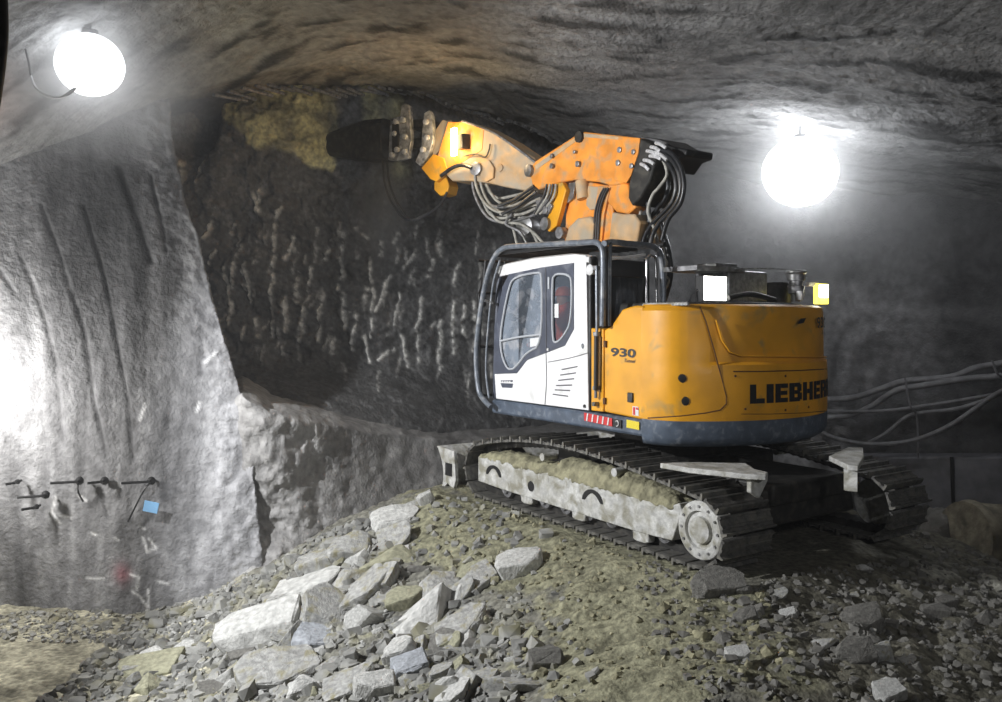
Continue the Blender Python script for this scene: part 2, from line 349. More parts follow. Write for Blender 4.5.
def face(name, x0, x1, y0, y1, step, rock):
    pxs = np.arange(x0, x1, step); pys = np.arange(y0, y1, step); PX, PY = np.meshgrid(pxs, pys)
    Y = Yface(PX)
    lower = sst(350, 440, PY)
    if rock: Y = Y-lower*(1.5*sst(650, 250, PX)+.6)*sst(185, 300, PX)
    P = np.stack([(PX-CX)/F*Y, Y, CAMZ+(HY-PY)/F*Y], -1); q = P.reshape(-1, 3)
    if rock:
        disp = fbm(q*.7, 3)*.35+fbm(q*[2.2, 2.2, 3.0]+5, 4, .6, True)*.12+fbm(q*9+1, 3, .6)*.045
        disp = disp.reshape(PX.shape)
        wv = perlin(np.stack([PX.ravel()*.045, PY.ravel()*.045, PX.ravel()*0], 1)).reshape(PX.shape)*3.0
        st = np.zeros_like(PX)
        for a, b, c, e in strokes:
            a, b, c, e = 160+a/2.34, 80+b/2.34, 160+c/2.34, 80+e/2.34
            d = seg_dist(PX+wv, PY, a, b, c, e); st = np.maximum(st, np.exp(-(d/1.75)**2))
        for k in range(70):
            a = RNG.uniform(200, 520); b = RNG.uniform(190+(a-200)*.15, 350+(a-200)*.12); l = RNG.uniform(6, 24)
            st = np.maximum(st, RNG.uniform(.25, .7)*np.exp(-(seg_dist(PX+wv, PY, a, b, a+RNG.uniform(-5, 2), b+l)/1.4)**2))
        brk = np.clip(.75+2.0*fbm(q*7+3, 3).reshape(PX.shape), 0, 1)
        st *= brk
        disp += .05*st-.25*np.exp(-(((PX-192)/18)**2+((PY-118)/34)**2))*4
        g = .055+.05*fbm(q*3+2, 4).reshape(PX.shape)+.035*fbm(q*12, 3, .6, True).reshape(PX.shape)
        g += .10*(1+1.5*sst(340, 240, PX)*sst(280, 220, PY))*np.clip(fbm(q*[6, 6, 3.5]+11, 4, .65).reshape(PX.shape), 0, 1)*sst(420, 330, PY)  # craggy highlights painted into the rock colour, strongest at upper left
        upper = sst(250, 120, PY)
        g += .05*upper+.05*lower*sst(500, 250, PX)
        col = np.stack([g, g, g*1.0], -1)
        col += st[..., None]*c3(.75, .74, .70)
        n = fbm(q*1.8+9, 4).reshape(PX.shape)
        # smear of olive shotcrete left high on the face
        topl = np.interp(PX, [200, 225, 260, 300, 335, 345], [90, 118, 150, 160, 168, 130])
        m1 = sst(6, -4, PY-topl-n*22)*sst(205, 235, PX)*sst(345, 335, PX+n*10)
        m2 = sst(362, 370, PX+n*6)*sst(410, 400, PX)*sst(140, 128, PY-n*12)
        m3 = .6*np.exp(-(((PX-402)/9)**2+((PY-170)/12)**2))
        m = np.clip(np.maximum(np.maximum(m1, m2), m3), 0, 1)*np.clip(.75+n*1.5, .25, 1)
        ol = c3(.60, .57, .33)
        col = col*(1-m[..., None])+ol*m[..., None]*(1+.6*n[..., None])
        bend = sst(0, 1, (PX-440)/100)*.4
    else:
        disp = (fbm(q*.8, 3)*.22+fbm(q*3+5, 4, .55)*.05).reshape(PX.shape)
        g = .12+.06*fbm(q*.9+2, 4).reshape(PX.shape)+.04*fbm(q*5, 3).reshape(PX.shape)
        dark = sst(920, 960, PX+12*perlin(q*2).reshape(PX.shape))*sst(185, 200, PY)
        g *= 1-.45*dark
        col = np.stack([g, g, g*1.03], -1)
    # wedge of surface displaced toward the tunnel
    P[..., 1] -= disp; P[..., 0] -= disp*.3
    gridmesh(name, P, col, 'rockface' if rock else 'shot')
face('wall_back', 160, 645, 40, 475, 1.6, True)
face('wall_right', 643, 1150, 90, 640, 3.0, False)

# ---- ceiling
hx = [-10,-7.4,-6.6,-4.58,-3.62,-2.44,-1.38,-.2,1.12,3.98,7.4,8.57,12]; hh = [.2,1.5,2.0,3.10,3.58,3.92,3.94,3.82,3.45,3.14,2.44,2.09,.3]
ex = [-10,-5,-4.5,-3.62,-2.3,-1.4,-.2,1.1,2.0,4,8,12]; ey = [11.9,12.2,12.0,13.0,14.1,14.7,15.6,16.4,18.4,18.8,17.8,16]
cxs = np.arange(-9.5, 11.5, .045); ts = np.concatenate([np.linspace(0, .55, 30)[:-1], np.linspace(.55, 1, 230)])
def smoothinterp(x, xp, fp, w=.35):
    return sum(np.interp(x+o*w, xp, fp) for o in (-1, -.5, 0, .5, 1))/5
hX = smoothinterp(cxs, hx, hh); eY = smoothinterp(cxs, ex, ey, .15)
CXg = np.repeat(cxs[None], len(ts), 0); CYg = -2.5+(eY[None]+2.5)*ts[:, None]; CZg = CAMZ+np.repeat(hX[None], len(ts), 0)
q = np.stack([CXg.ravel(), CYg.ravel(), CZg.ravel()*0], 1)
ca, sa = math.cos(.42), math.sin(.42)
qr = np.stack([q[:, 0]*ca-q[:, 1]*sa, q[:, 0]*sa+q[:, 1]*ca, q[:, 2]], 1)
st = fbm(qr*[.9, 2.2, 1], 4, .6).reshape(CXg.shape); rg = fbm(q*9, 3, .65).reshape(CXg.shape); big = fbm(q*.6+3, 3).reshape(CXg.shape)
CZg = CZg+.045*st+.03*rg+.12*big
lip = sst(.985, 1, ts)[:, None]*np.ones_like(CXg)
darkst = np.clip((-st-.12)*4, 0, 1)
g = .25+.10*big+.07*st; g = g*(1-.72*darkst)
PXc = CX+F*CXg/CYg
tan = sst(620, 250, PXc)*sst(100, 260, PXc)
g *= 1-.25*sst(780, 950, PXc)  # weaker lamp light on the right painted in as a darker ceiling colour
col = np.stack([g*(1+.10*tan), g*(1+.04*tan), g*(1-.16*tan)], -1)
for a, b, r in ((-5.7, 9.2, .35), (-6.1, 9.8, .5)):   # rusty seep by the lamp
    m = np.exp(-((CXg-a)**2+(CYg-b)**2)/r**2)*.10; col[..., 0] += m; col[..., 2] -= m*.3
PCe = np.stack([CXg, CYg, CZg], -1)
# thickness of the lining at its free edge: fold the last rows up and back
extra = []
for k, (dz, dy) in enumerate([(-.05, .03), (.02, .10), (.5, .16), (1.2, .2)]):
    e = PCe[-1].copy(); e[:, 2] += dz; e[:, 1] += dy; extra.append(e)
PCe = np.concatenate([PCe, np.array(extra)], 0); col = np.concatenate([col, np.repeat(col[-1:]*.6, 4, 0)], 0)
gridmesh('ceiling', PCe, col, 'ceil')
def ceilz(X): return CAMZ+float(np.interp(X, cxs, hX))
# rock roof of the cut-out beyond the lining edge
rx = np.arange(-6, 4, .12); ry = np.linspace(0, 1, 24); RX, RT = np.meshgrid(rx, ry)
RY = np.interp(RX, cxs, eY)-.1+RT*5; RZ = CAMZ+np.interp(RX, cxs, hX)+.55-.2*RT
q = np.stack([RX.ravel(), RY.ravel(), RX.ravel()*0], 1); RZ = RZ+.25*fbm(q*1.5, 4).reshape(RX.shape)
g = .08+.03*fbm(q*3, 3).reshape(RX.shape); gridmesh('ceiling_cut', np.stack([RX, RY, RZ], -1), np.stack([g, g, g], -1), 'rockface')

# forepole bars under the free edge
fb = None; X = -4.1; i = 0
while X < 1.3:
    Y = float(np.interp(X, cxs, eY)); z = ceilz(X)
    if fb is None:
        fb = MB().tube([(0, 0, 0), (.22, .62, .06)], .028, 8, smooth=False).build('forepole_bar', 'steel'); o = fb
    else:
        o = fb.copy(); COL.objects.link(o)
    o.location = (X, Y-.10+random.uniform(-.03, .03), z-.10+random.uniform(-.02, .02)+.06*math.sin(X*3)); o.rotation_euler = (random.uniform(-.05, .05), 0, random.uniform(-.15, .15))
    tag(o, 'dark steel forepole bar slanting out under the ragged ceiling edge above the rock face', 'bar', 'forepole bars under the ceiling edge')
    X += .15

# closing shell out of view
MB().box((0, -2.6, 3.5), (26, .3, 14)).build('wall_rear', mat('rear_shotcrete', (.12, .12, .12), .9, nscale=4, bump=.4)).__setitem__('kind', 'structure')

# ---- concrete kicker along the foot of the right wall
kx = [860, 905, 950, 1002, 1060, 1140]; ring = []
mk_ = MB(); loops = []
for a in kx:
    Y = float(Yface(np.array(float(a))))-.55
    t = at(a, 457, Y); loops.append([Vector((t.x, t.y, t.z)), Vector((t.x+.1, t.y+.5, t.z)), Vector((t.x+.1, t.y+.5, -.1)), Vector((t.x, t.y, -.1))])
mk_.loft(loops)
o = mk_.build('trim_1', 'concrete', bevel=.03); tag(o, 'smooth grey concrete kicker wall along the foot of the right wall', 'concrete wall', kind='structure')
j = MB(); t = at(948, 457, 15.0); j.tube([t+Vector((0, -.12, .02)), t+Vector((.02, -.12, -.6)), t+Vector((.05, -.13, -1.2))], .03, 8)
tag(j.build('drain_hose', 'black'), 'thin dark hose hanging down the concrete kicker wall', 'hose')

# ---- hoses and cables on the right wall
def Yr(px): return float(Yface(np.array(float(px))))-.5
runs = [
 ('top one', [(800,400),(850,398),(880,389),(905,381),(950,377),(975,368),(1002,363),(1060,350)], .055, 'thick grey hose, uppermost of the hoses strung along the right wall'),
 ('second', [(800,418),(845,416),(870,407),(895,391),(920,386),(965,379),(1002,376),(1060,370)], .055, 'thick grey hose strung just under the uppermost hose on the right wall'),
 ('third', [(800,410),(830,411),(880,411),(930,405),(985,396),(1002,393),(1060,380)], .03, 'thin grey cable running nearly straight below the two thick wall hoses'),
 ('fourth', [(868,443),(885,434),(905,418),(920,413),(955,409),(980,402),(1002,394),(1060,380)], .035, 'grey hose rising steeply behind the excavator to join the wall bundle'),
 ('fifth', [(815,428),(835,438),(870,444),(910,441),(945,428),(972,411),(1002,391),(1060,370)], .04, 'light grey hose hanging lowest in a deep sag on the right wall')]
for k, (n, pts, r, lab) in enumerate(runs):
    b = MB().tube([at(a, c, Yr(a)-.12-.06*k) for a, c in pts], r, 10)
    o = b.build('wall_hose', 'pipe'); tag(o, lab, 'hose', 'hoses on the right wall')
for a, c1, c2, lab in ((907, 378, 458, 'thin strap hanging from the wall hoses, further from the frame edge'), (994, 360, 400, 'short strap holding the wall hoses at the frame edge')):
    b = MB().tube([at(a-2, c1, Yr(a)-.5), at(a+3, (c1*2+c2)/3, Yr(a)-.52), at(a+10, (c1+c2)/2, Yr(a)-.45), at(a+11, c2, Yr(a)-.3)], .018, 6)
    tag(b.build('hanger_strap', 'pipe'), lab, 'strap')

# ---- tan concrete pipe piece by the kicker wall and slumped heap
def lumpy(center, size, m, name, label, cat, sub=4, amp=.12, seed=0, rz=0, kind=None, taper=0):
    import bmesh
    bm = bmesh.new(); bmesh.ops.create_icosphere(bm, subdivisions=sub, radius=1)
    co = np.array([v.co[:] for v in bm.verts]); n = fbm(co*1.6+seed*3.7, 4, .55)
    co = co*(1+amp*2*n)[:, None]
    c, s = math.cos(rz), math.sin(rz); co = co*np.array(size)/2
    co = np.stack([co[:, 0]*c-co[:, 1]*s, co[:, 0]*s+co[:, 1]*c, co[:, 2]], 1)
    for v, p in zip(bm.verts, co): v.co = p
    me = bpy.data.meshes.new(name); bm.to_mesh(me); bm.free(); me.polygons.foreach_set('use_smooth', [True]*len(me.polygons)); me.materials.append(M[m])
    o = bpy.data.objects.new(name, me); COL.objects.link(o); o.location = center; tag(o, label, cat, kind=kind); return o
pc = at(1000, 536, 12.2)
b = MB(); prof = []
for h, r in [(-.62, .40), (-.62, .50), (-.50, .53), (-.47, .50), (-.12, .49), (-.1, .46), (-.06, .46), (-.04, .49), (.5, .47), (.9, .46), (.9, .3)]: prof.append((h, r))
b.lathe((pc.x, pc.y, pc.z-.05), (.93, .25, -.1), prof, 40)
tag(b.build('concrete_pipe', 'block'), 'tan mud-caked concrete pipe lying at the foot of the right wall', 'pipe')
lumpy(at(938, 530, 12.6)+Vector((0, 0, -.3)), (.6, .7, 1.3), 'darkstone', 'spoil_heap', 'grey slumped spoil heap behind the far track against the kicker wall', 'heap', amp=.14, seed=5)

# ---- rock bolts, blue card
for a, c, l, tail, lab in [(17,482,.05,0,'short rock bolt stub furthest left on the wall'), (45,495,.27,0,'rock bolt with long shank, low in the bolt row left of centre'), (36,507,.1,0,'small rock bolt stub lowest of the wall bolts'),
                     (79,481,.29,1,'rock bolt with long shank and short hanging wire'), (104,481,.14,0,'short rock bolt with round dark plate between two longer ones'), (151,481,.32,2,'rock bolt with dark plate and long hanging wire above the blue card')]:
    p = at(a, c, 11.35-(.02 if a > 90 else 0.1)); t = empty('rock_bolt', p, 0, lab, 'rock bolt', 'rock bolts in the left wall')
    MB().lathe((0, .02, 0), (0, -1, 0), [(0, .055 if l > .12 else .035), (.02, .05 if l > .12 else .03), (.045, .02)], 14).build('plate', 'black', t)
    MB().tube([(0, .1, 0), (0, -.05, 0), (-l, -.16, .0)], .017, 8, smooth=False).build('shank', 'black', t)
    MB().lathe((0, -.02, 0), (0, -1, 0), [(0, .022), (.05, .022)], 6).build('nut', 'black', t, smooth=False)
    if tail: MB().tube([(0, -.03, -.02), (.02 if tail == 1 else -.08, -.06, -.13), (.08 if tail == 1 else -.28, -.05, -.26 if tail == 1 else -.52)], .012, 6).build('wire', 'black', t)
p = at(151, 507, 11.15); o = MB().box(p, (.19, .012, .14), Matrix.Rotation(.2, 3, 'Y')).build('blue_card', 'blue', bevel=.003); tag(o, 'small pale blue card fixed to the left wall under a rock bolt', 'card')

# ---- lamps
def lamp(px, py, Y, r, label, cable, gm='lamp'):
    c = at(px, py, Y); top = ceilz(c.x)-c.z
    t = empty('balloon_lamp', c, 0, label, 'lamp', 'balloon lamps under the ceiling')
    MB().lathe((0, 0, 0), (0, 0, 1), [(r*math.sin(a)*.94, r*math.cos(a)) for a in np.linspace(-PI/2+.12, PI/2-.12, 22)], 36).build('globe', gm, t)
    MB().lathe((0, 0, r*.93), (0, 0, 1), [(0, .09), (.05, .08), (.06, .03)], 16).build('cap', 'black', t)
    if top > r: MB().cyl((0, 0, r*.9), (0, 0, top+.1), .015, seg=8).build('hanger', 'black', t)
    for pts in cable: MB().tube([Vector(q)-c for q in pts], .011, 8).build('cable', 'cablewhite', t)
lamp(90, 65, 9.3, .347, 'round white balloon lamp glowing beside the looped white cable', [[at(31, 76, 9.0), at(36, 88, 8.9), at(48, 96, 8.85), at(62, 97, 8.85), at(74, 88, 8.9)], [at(32, 82, 9.0), at(40, 92, 8.92), at(52, 98, 8.87), at(68, 95, 8.85), at(76, 88, 8.9)]])
lamp(800, 172, 13.3, .56, 'round white balloon lamp glowing above the engine hood', [], 'lamp2')
o = MB().tube([at(20, 30, 9.2), at(27, 55, 9.1), at(31, 76, 9.0)], .011, 6).build('supply_cable', 'bar'); tag(o, 'dark supply cable running down the ceiling to the lamp cable loop', 'cable')
b = MB(); b.tube([at(-2, -30, 5.0), at(0, 40, 5.0), at(-9, 110, 5.0)], .045, 10)
tag(b.build('ventilation_pipe', 'black'), 'dark vertical duct edge at the upper left border of the frame', 'duct')

# ================================================================== EXCAVATOR
EX = empty('excavator', MO, YAW+PI/2, 'yellow tracked tunnel excavator with white cab standing on the muck pile', 'excavator')
def E_(b, name, m, bevel=0, parent=None, **k): return b.build(name, m, parent or EX, bevel, **k)
def poly_y(pts, y0, y1): return MB().prism([Vector((p[0], y0, p[1])) for p in pts], [Vector((p[0], y1, p[1])) for p in pts])
def pside(pl, y=1.27): return [(side(a, b, y).x, side(a, b, y).z) for a, b in pl]
# ---- undercarriage
def track(sy):
    yo = 1.49*sy; yi = .80*sy; yc = (yo+yi)/2
    N = 46; dx_ = 0 if sy > 0 else -.2; xr, xf, zr, zf, r = -1.82+dx_, 1.82+dx_, .30, .345, .325
    path = []
    A = lambda t: (xr+(xf-xr)*t, .02+.0)                            # bottom run
    pts = [(xr+(xf-xr)*k/60, -.025+.045*k/60) for k in range(60)]
    pts += [(xf+r*math.sin(a)*1.02, zf-r*math.cos(a)) for a in np.linspace(0, PI*.86, 24)]
    x1, z1 = pts[-1]; x2, z2 = xr-r*math.sin(.35), zr+r*math.cos(.35)
    pts += [(x1+(x2-x1)*k/60, z1+(z2-z1)*k/60+.225*math.sin(PI*(k/60)**.85)) for k in range(1, 60)]
    pts += [(xr+r*math.sin(a), zr-r*math.cos(a)) for a in np.linspace(-PI+.35, 0, 26)]
    P = np.array(pts); d = np.hypot(*np.diff(np.vstack([P, P[:1]]), axis=0).T); s = np.concatenate([[0], np.cumsum(d)]); Lt = s[-1]
    PP = np.vstack([P, P[:1]])
    f = lambda t: (np.interp(t % Lt, s, PP[:, 0]), np.interp(t % Lt, s, PP[:, 1]))
    pitch = Lt/N
    tr = MB()                                                      # chain band
    ring_o = [f(Lt*k/180) for k in range(180)]; cen = np.array([0.05, .45])
    rings = []
    for k in range(181):
        x, z = ring_o[k % 180]; x2_, z2_ = f(Lt*k/180+.02); tx, tz = x2_-x, z2_-z; l = math.hypot(tx, tz); nx, nz_ = tz/l, -tx/l   # outward for this direction
        o1, o2 = -.01, -.085-.015*(k % 2)
        rings.append([Vector((x+nx*o1, yc-.13, z+nz_*o1)), Vector((x+nx*o1, yc+.13, z+nz_*o1)), Vector((x+nx*o2, yc+.13, z+nz_*o2)), Vector((x+nx*o2, yc-.13, z+nz_*o2))])
    tr.loft(rings, caps=False); T = E_(tr, 'track_chain', 'darksteel')
    proto = None
    for k in range(N):
        t = pitch*k; x, z = f(t); a_, b_ = f(t-pitch*.45), f(t+pitch*.45)
        tx, tz = b_[0]-a_[0], b_[1]-a_[1]; ang = math.atan2(tz, tx)
        if proto is None:
            sh = MB(); w = pitch*.5
            prof = [(-w*.90, -.016), (-w*.90, .010), (-w*.84, .052), (-w*.66, .055), (-w*.60, .014), (-.03, .012), (-.025, .022), (.0, .022), (.005, .012), (w*.62, .010), (w*.66, .024), (w*.84, .022), (w*.88, -.004), (w*.88, -.016)]
            sh.prism([Vector((p[0], -.345, p[1])) for p in prof], [Vector((p[0], .345, p[1])) for p in prof])
            proto = E_(sh, 'track_shoe', 'shoe', smooth=False, parent=T); o = proto
        else:
            o = proto.copy(); COL.objects.link(o); o.parent = T
        o.location = (x, yc, z); o.rotation_euler = (0, -ang+PI, 0)
    # side frame
    fr = pside([(478,456),(500,461),(560,476),(640,499),(668,507),(679,503),(682,512),(672,541),(640,533),(560,508),(500,489),(478,481)], 1.40)
    fm = poly_y(fr, sy*1.40, sy*.92); Fo = E_(fm, 'track_frame', 'mudwhite', .012)
    hb = MB()
    for hx_ in (1.62, -.28):
        prf = [(hx_+.17*math.cos(a), .30+.13*math.sin(a)) for a in np.linspace(0, PI, 12)]+[(hx_-.13+.26*k/10, .30+.09*math.sin(PI*k/10)) for k in range(11)]
        hb = MB().prism([Vector((p[0], sy*1.395, p[1])) for p in prf], [Vector((p[0], sy*1.407, p[1])) for p in prf]); E_(hb, 'frame_opening', 'black', parent=Fo)
    E_(MB().lathe((.83, sy*1.39, .29), (0, sy, 0), [(0, .06), (.018, .06)], 18), 'frame_opening', 'black', parent=Fo)
    # wheels
    for nm, wx in (('drive_sprocket', xr), ('idler_wheel', xf)):
        w = MB(); w.lathe((wx, sy*(1.08 if wx < 0 else .88), zr if wx < 0 else zf), (0, sy, 0), [(0, .10), (.0, .265), (.12, .27), (.22, .275), (.30, .275), (.335, .27), (.345, .255), (.345, .18), (.315, .17), (.315, .13), (.35, .12), (.36, .02)], 40)
        W = E_(w, nm, 'mudwhite' if nm == 'drive_sprocket' else 'darksteel')
        for k in range(12 if wx < 0 else 0):
            a = 2*PI*k/12; E_(MB().lathe((wx+.222*math.cos(a), sy*1.42, zr+.222*math.sin(a)), (0, sy, 0), [(0, .014), (.016, .014)], 6), 'bolt', 'steel', parent=W)
    for k in range(8):
        rx_ = -1.28+k*.385; w = MB().lathe((rx_, sy*.98, .155), (0, sy, 0), [(0, .05), (.0, .095), (.1, .095), (.12, .08), (.26, .08), (.28, .1), (.36, .1), (.375, .06), (.40, .05), (.40, .0)], 18)
        E_(w, 'track_roller', 'steel')
    for ga, gb in ((526,497), (578,513), (640,534)):
        gp_ = side(ga, gb, 1.4); gxx = gp_.x; gz0 = gp_.z; sh_p = ((-.12, .09), (.12, .09), (.11, -.07), (.06, -.085), (-.06, -.085), (-.11, -.07))
        g = MB().prism([Vector((gxx+dx, sy*1.30, gz0+dz)) for dx, dz in sh_p], [Vector((gxx+dx, sy*1.395, gz0+dz)) for dx, dz in sh_p])
        E_(g, 'track_guide', 'mudwhite', .012)
    for cxx in (.62, -.62):
        E_(MB().lathe((cxx, sy*1.2, .66), (0, sy, 0), [(0, .03), (0, .045), (.2, .045), (.2, .02)], 16), 'carrier_roller', 'mudwhite')
track(1); track(-1)
cb = MB(); cb.box((0.05, 0, .52), (1.7, 1.9, .42)); 
for sx in (-1, 1):
    for sy in (-1, 1):
        cb.loft([[Vector((sx*(.5), sy*.35, .75)), Vector((sx*.9, sy*.2, .72)), Vector((sx*.9, sy*.2, .35)), Vector((sx*.5, sy*.35, .35))], [Vector((sx*.85, sy*1.0, .52)), Vector((sx*1.3, sy*1.0, .50)), Vector((sx*1.3, sy*1.0, .2)), Vector((sx*.85, sy*1.0, .2))]])
E_(cb, 'car_body', 'darksteel', .03)
E_(MB().lathe((0, 0, .72), (0, 0, 1), [(0, .68), (.1, .68), (.1, .62), (.22, .62), (.22, .72), (.33, .72)], 48), 'slewing_ring', 'darksteel')
# guard plates over the rear ends of the tracks
for sy, nm in ((1, 0), (-1, 1)):
    if sy == 1: base = [mp(660, 463, 2, .88), mp(690, 462, 2, .88), mp(746, 463, 2, .88), mp(755, 469, 2, .88), mp(768, 472, 2, .88), mp(766, 475, 2, .88), mp(745, 474, 2, .88), mp(690, 468, 2, .88)]
    else: base = [mp(829, 456, 2, .9), mp(848, 447, 2, .9), mp(863, 447.5, 2, .9), mp(864, 456, 2, .9), mp(858, 466, 2, .9), mp(848, 465, 2, .9)]
    gp = MB().prism(base, [p+Vector((0, 0, -.05)) for p in base])
    if sy == 1:
        a = mp(751, 477, 2, .85); b = mp(768, 475, 2, .85)
        gp.prism([a, b, b+Vector((.0, 0, -.05)), (a+b)/2+Vector((0, 0, -.2)), a+Vector((0, 0, -.14))], [q+Vector((.05, .0, 0)) for q in (a, b, b+Vector((.0, 0, -.05)), (a+b)/2+Vector((0, 0, -.2)), a+Vector((0, 0, -.14)))])
    else:
        a = mp(848, 465, 2, .87); b = mp(858, 466, 2, .87)
        gp.prism([a, b, b+Vector((0, 0, -.25)), a+Vector((0, 0, -.25))], [q+Vector((.05, 0, 0)) for q in (a, b, b+Vector((0, 0, -.25)), a+Vector((0, 0, -.25)))])
    E_(gp, 'track_guard', 'mudwhite', .008)
rb = MB(); rb.box((-1.35, 0, .55), (1.3, 1.2, .22)); rb.box((-1.9, 0, .42), (.12, 1.5, .35), Matrix.Rotation(.15, 3, 'Y')); E_(rb, 'rear_support', 'darksteel', .03)
# dozer blade at the front
bl = MB(); prof = []
for t in np.linspace(0, 1, 12): prof.append((2.78+.17*(2*t-1)**2, -.22+.74*t))
prof2 = [(p[0]-.07, p[1]) for p in prof][::-1]
bl.prism([Vector((a, -1.45, b)) for a, b in prof+prof2], [Vector((a, 1.42, b)) for a, b in prof+prof2])
E_(bl, 'dozer_blade', 'mudwhite')
en = MB(); ep = prof+[(2.50, .50), (2.46, .12), (2.52, -.02), (2.66, .05), (2.74, .0)][0:5]
en.prism([Vector((a, 1.40, b)) for a, b in ep], [Vector((a, 1.45, b)) for a, b in ep]); E_(MB().prism([Vector((a, -1.45, b)) for a, b in ep], [Vector((a, -1.40, b)) for a, b in ep]), 'blade_end_plate', 'mudwhite', .006)
BE = E_(en, 'blade_end_plate', 'mudwhite', .006)
E_(MB().box((2.63, 1.452, .24), (.17, .012, .17)), 'opening', 'black', parent=BE)
ba = MB()
for sy in (-1, 1): ba.loft([[Vector((2.75, sy*.75+d, z)) for d, z in ((-.08, .35), (.08, .35), (.08, .1), (-.08, .1))], [Vector((.7, sy*.5+d, z)) for d, z in ((-.1, .55), (.1, .55), (.1, .3), (-.1, .3))]])
E_(ba, 'blade_arm', 'darksteel', .01)

# ---- superstructure: deck and blue-grey skirt
R0 = 1.78
def plan(off=0.0, rear_only=False, n=44):
    # outline of the slewing platform from the left seam round the tail to the right seam
    pts = [(-.94, 1.31+off), (-1.10, 1.30+off), (-1.24, 1.25+off)]
    for a in np.linspace(math.radians(138), math.radians(222), n): pts.append(((R0+off)*math.cos(a), (R0+off)*math.sin(a)))
    pts += [(-1.24, -1.25-off), (-1.10, -1.30-off), (-.94, -1.31-off)]
    return pts
def chaikin(pts, it=2):
    for _ in range(it):
        q = [pts[0]]
        for a, b in zip(pts[:-1], pts[1:]): q += [(a[0]*.75+b[0]*.25, a[1]*.75+b[1]*.25), (a[0]*.25+b[0]*.75, a[1]*.25+b[1]*.75)]
        q.append(pts[-1]); pts = q
    return pts
PL = chaikin(plan(), 2)
full = PL+[(1.2, -1.29), (1.70, -1.25), (1.86, -1.1), (1.86, 1.12), (1.84, 1.29)]
sk = MB(); sk.prism([Vector((a, b, 1.06)) for a, b in full], [Vector((a, b, 1.235)) for a, b in full])
PLATFORM = E_(sk, 'platform_skirt', 'skirt', .03)
# tail skirt is a touch taller and rounded under
ts_ = MB(); rings = []
for z, off in ((.975, -.14), (.985, -.08), (1.03, -.02), (1.08, .0), (1.245, .006), (1.25, -.02)):
    rings.append([Vector((a*(1+off/1.6), b*(1+off/1.6), z)) for a, b in PL])
ts_.loft(rings); E_(ts_, 'tail_skirt', 'skirt')
# counterweight body
cw = MB(); rings = []
for z, off in ((1.245, 0), (1.29, .004), (1.62, .006), (1.70, .004), (1.80, .0), (1.83, -.03), (2.12, -.034), (2.34, -.036), (2.38, -.045), (2.405, -.08)):
    rings.append([Vector((a*(1+off*kf/1.6), b*(1+off*kf/1.6), z)) for a, b in PL for kf in (1.0 if z > 2.36 or z < 1.75 else max(0.0, min(1.0, (1.12-b)/.25)),)])
cw.loft(rings); CW = E_(cw, 'counterweight', 'yellow')
def on_tail(px, py, off=.012):       # where the view ray meets the tail surface
    o = w2m(CAM); d = w2m(at(px, py, 1.0))-o
    best = None
    for (a, b), (c, e) in zip(PL[:-1], PL[1:]):
        ex_, ey_ = c-a, e-b; den = d.x*ey_-d.y*ex_
        if abs(den) < 1e-9: continue
        t = ((a-o.x)*ey_-(b-o.y)*ex_)/den; u_ = ((a-o.x)*d.y-(b-o.y)*d.x)/den
        if t > 0 and -.01 <= u_ <= 1.01 and (best is None or t < best[0]): best = (t, Vector((ey_, -ex_, 0)).normalized())
    if best is None: return None
    n = best[1]
    p = o+d*best[0]
    if n.dot(Vector((p.x+.3, p.y, 0))) < 0: n = -n
    return p+n*off
def tailline(pts, r, name, m, parent):
    dense = []
    for (a, b), (c, e) in zip(pts[:-1], pts[1:]):
        for k in range(6): dense.append((a+(c-a)*k/6, b+(e-b)*k/6))
    dense.append(pts[-1]); P = [on_tail(a, b, .002) for a, b in dense]; P = [p for p in P if p]
    return MB().tube(P, r, 6, smooth=False).build(name, m, parent)
M['seam'] = mat('dark_seam', (.10, .04, .01), .7)
tailline([(700,307),(706,322),(714,350),(722,380),(726,396),(726,404),(720,410),(705,413),(680,416),(648,418)], .007, 'panel_seam', 'seam', CW)
tailline([(716,320),(722,340),(730,352),(742,356),(790,356.5),(826,357)], .008, 'panel_seam', M['yellow'], CW)
tailline([(733,371.5),(760,371.5),(800,370.5),(826,369)], .007, 'panel_seam', 'seam', CW)
tailline([(741,414),(770,414),(800,413),(825,411)], .005, 'panel_seam', 'seam', CW)
for a, b in ((735,376),(785,376),(745,409),(785,410),(808,407)):
    p = on_tail(a, b, .0); E_(MB().lathe(p, (p.x, p.y, 0), [(0, .014), (.01, .012)], 10), 'rivet', 'seam', parent=CW)
for a, b in ((682,378.5),(685,401)):
    p = on_tail(a, b, -.01); n = Vector((p.x+.3, p.y, 0)); E_(MB().lathe(p, n, [(0, .045), (.016, .045), (.02, .03)], 18), 'lifting_hole', 'black', parent=CW)
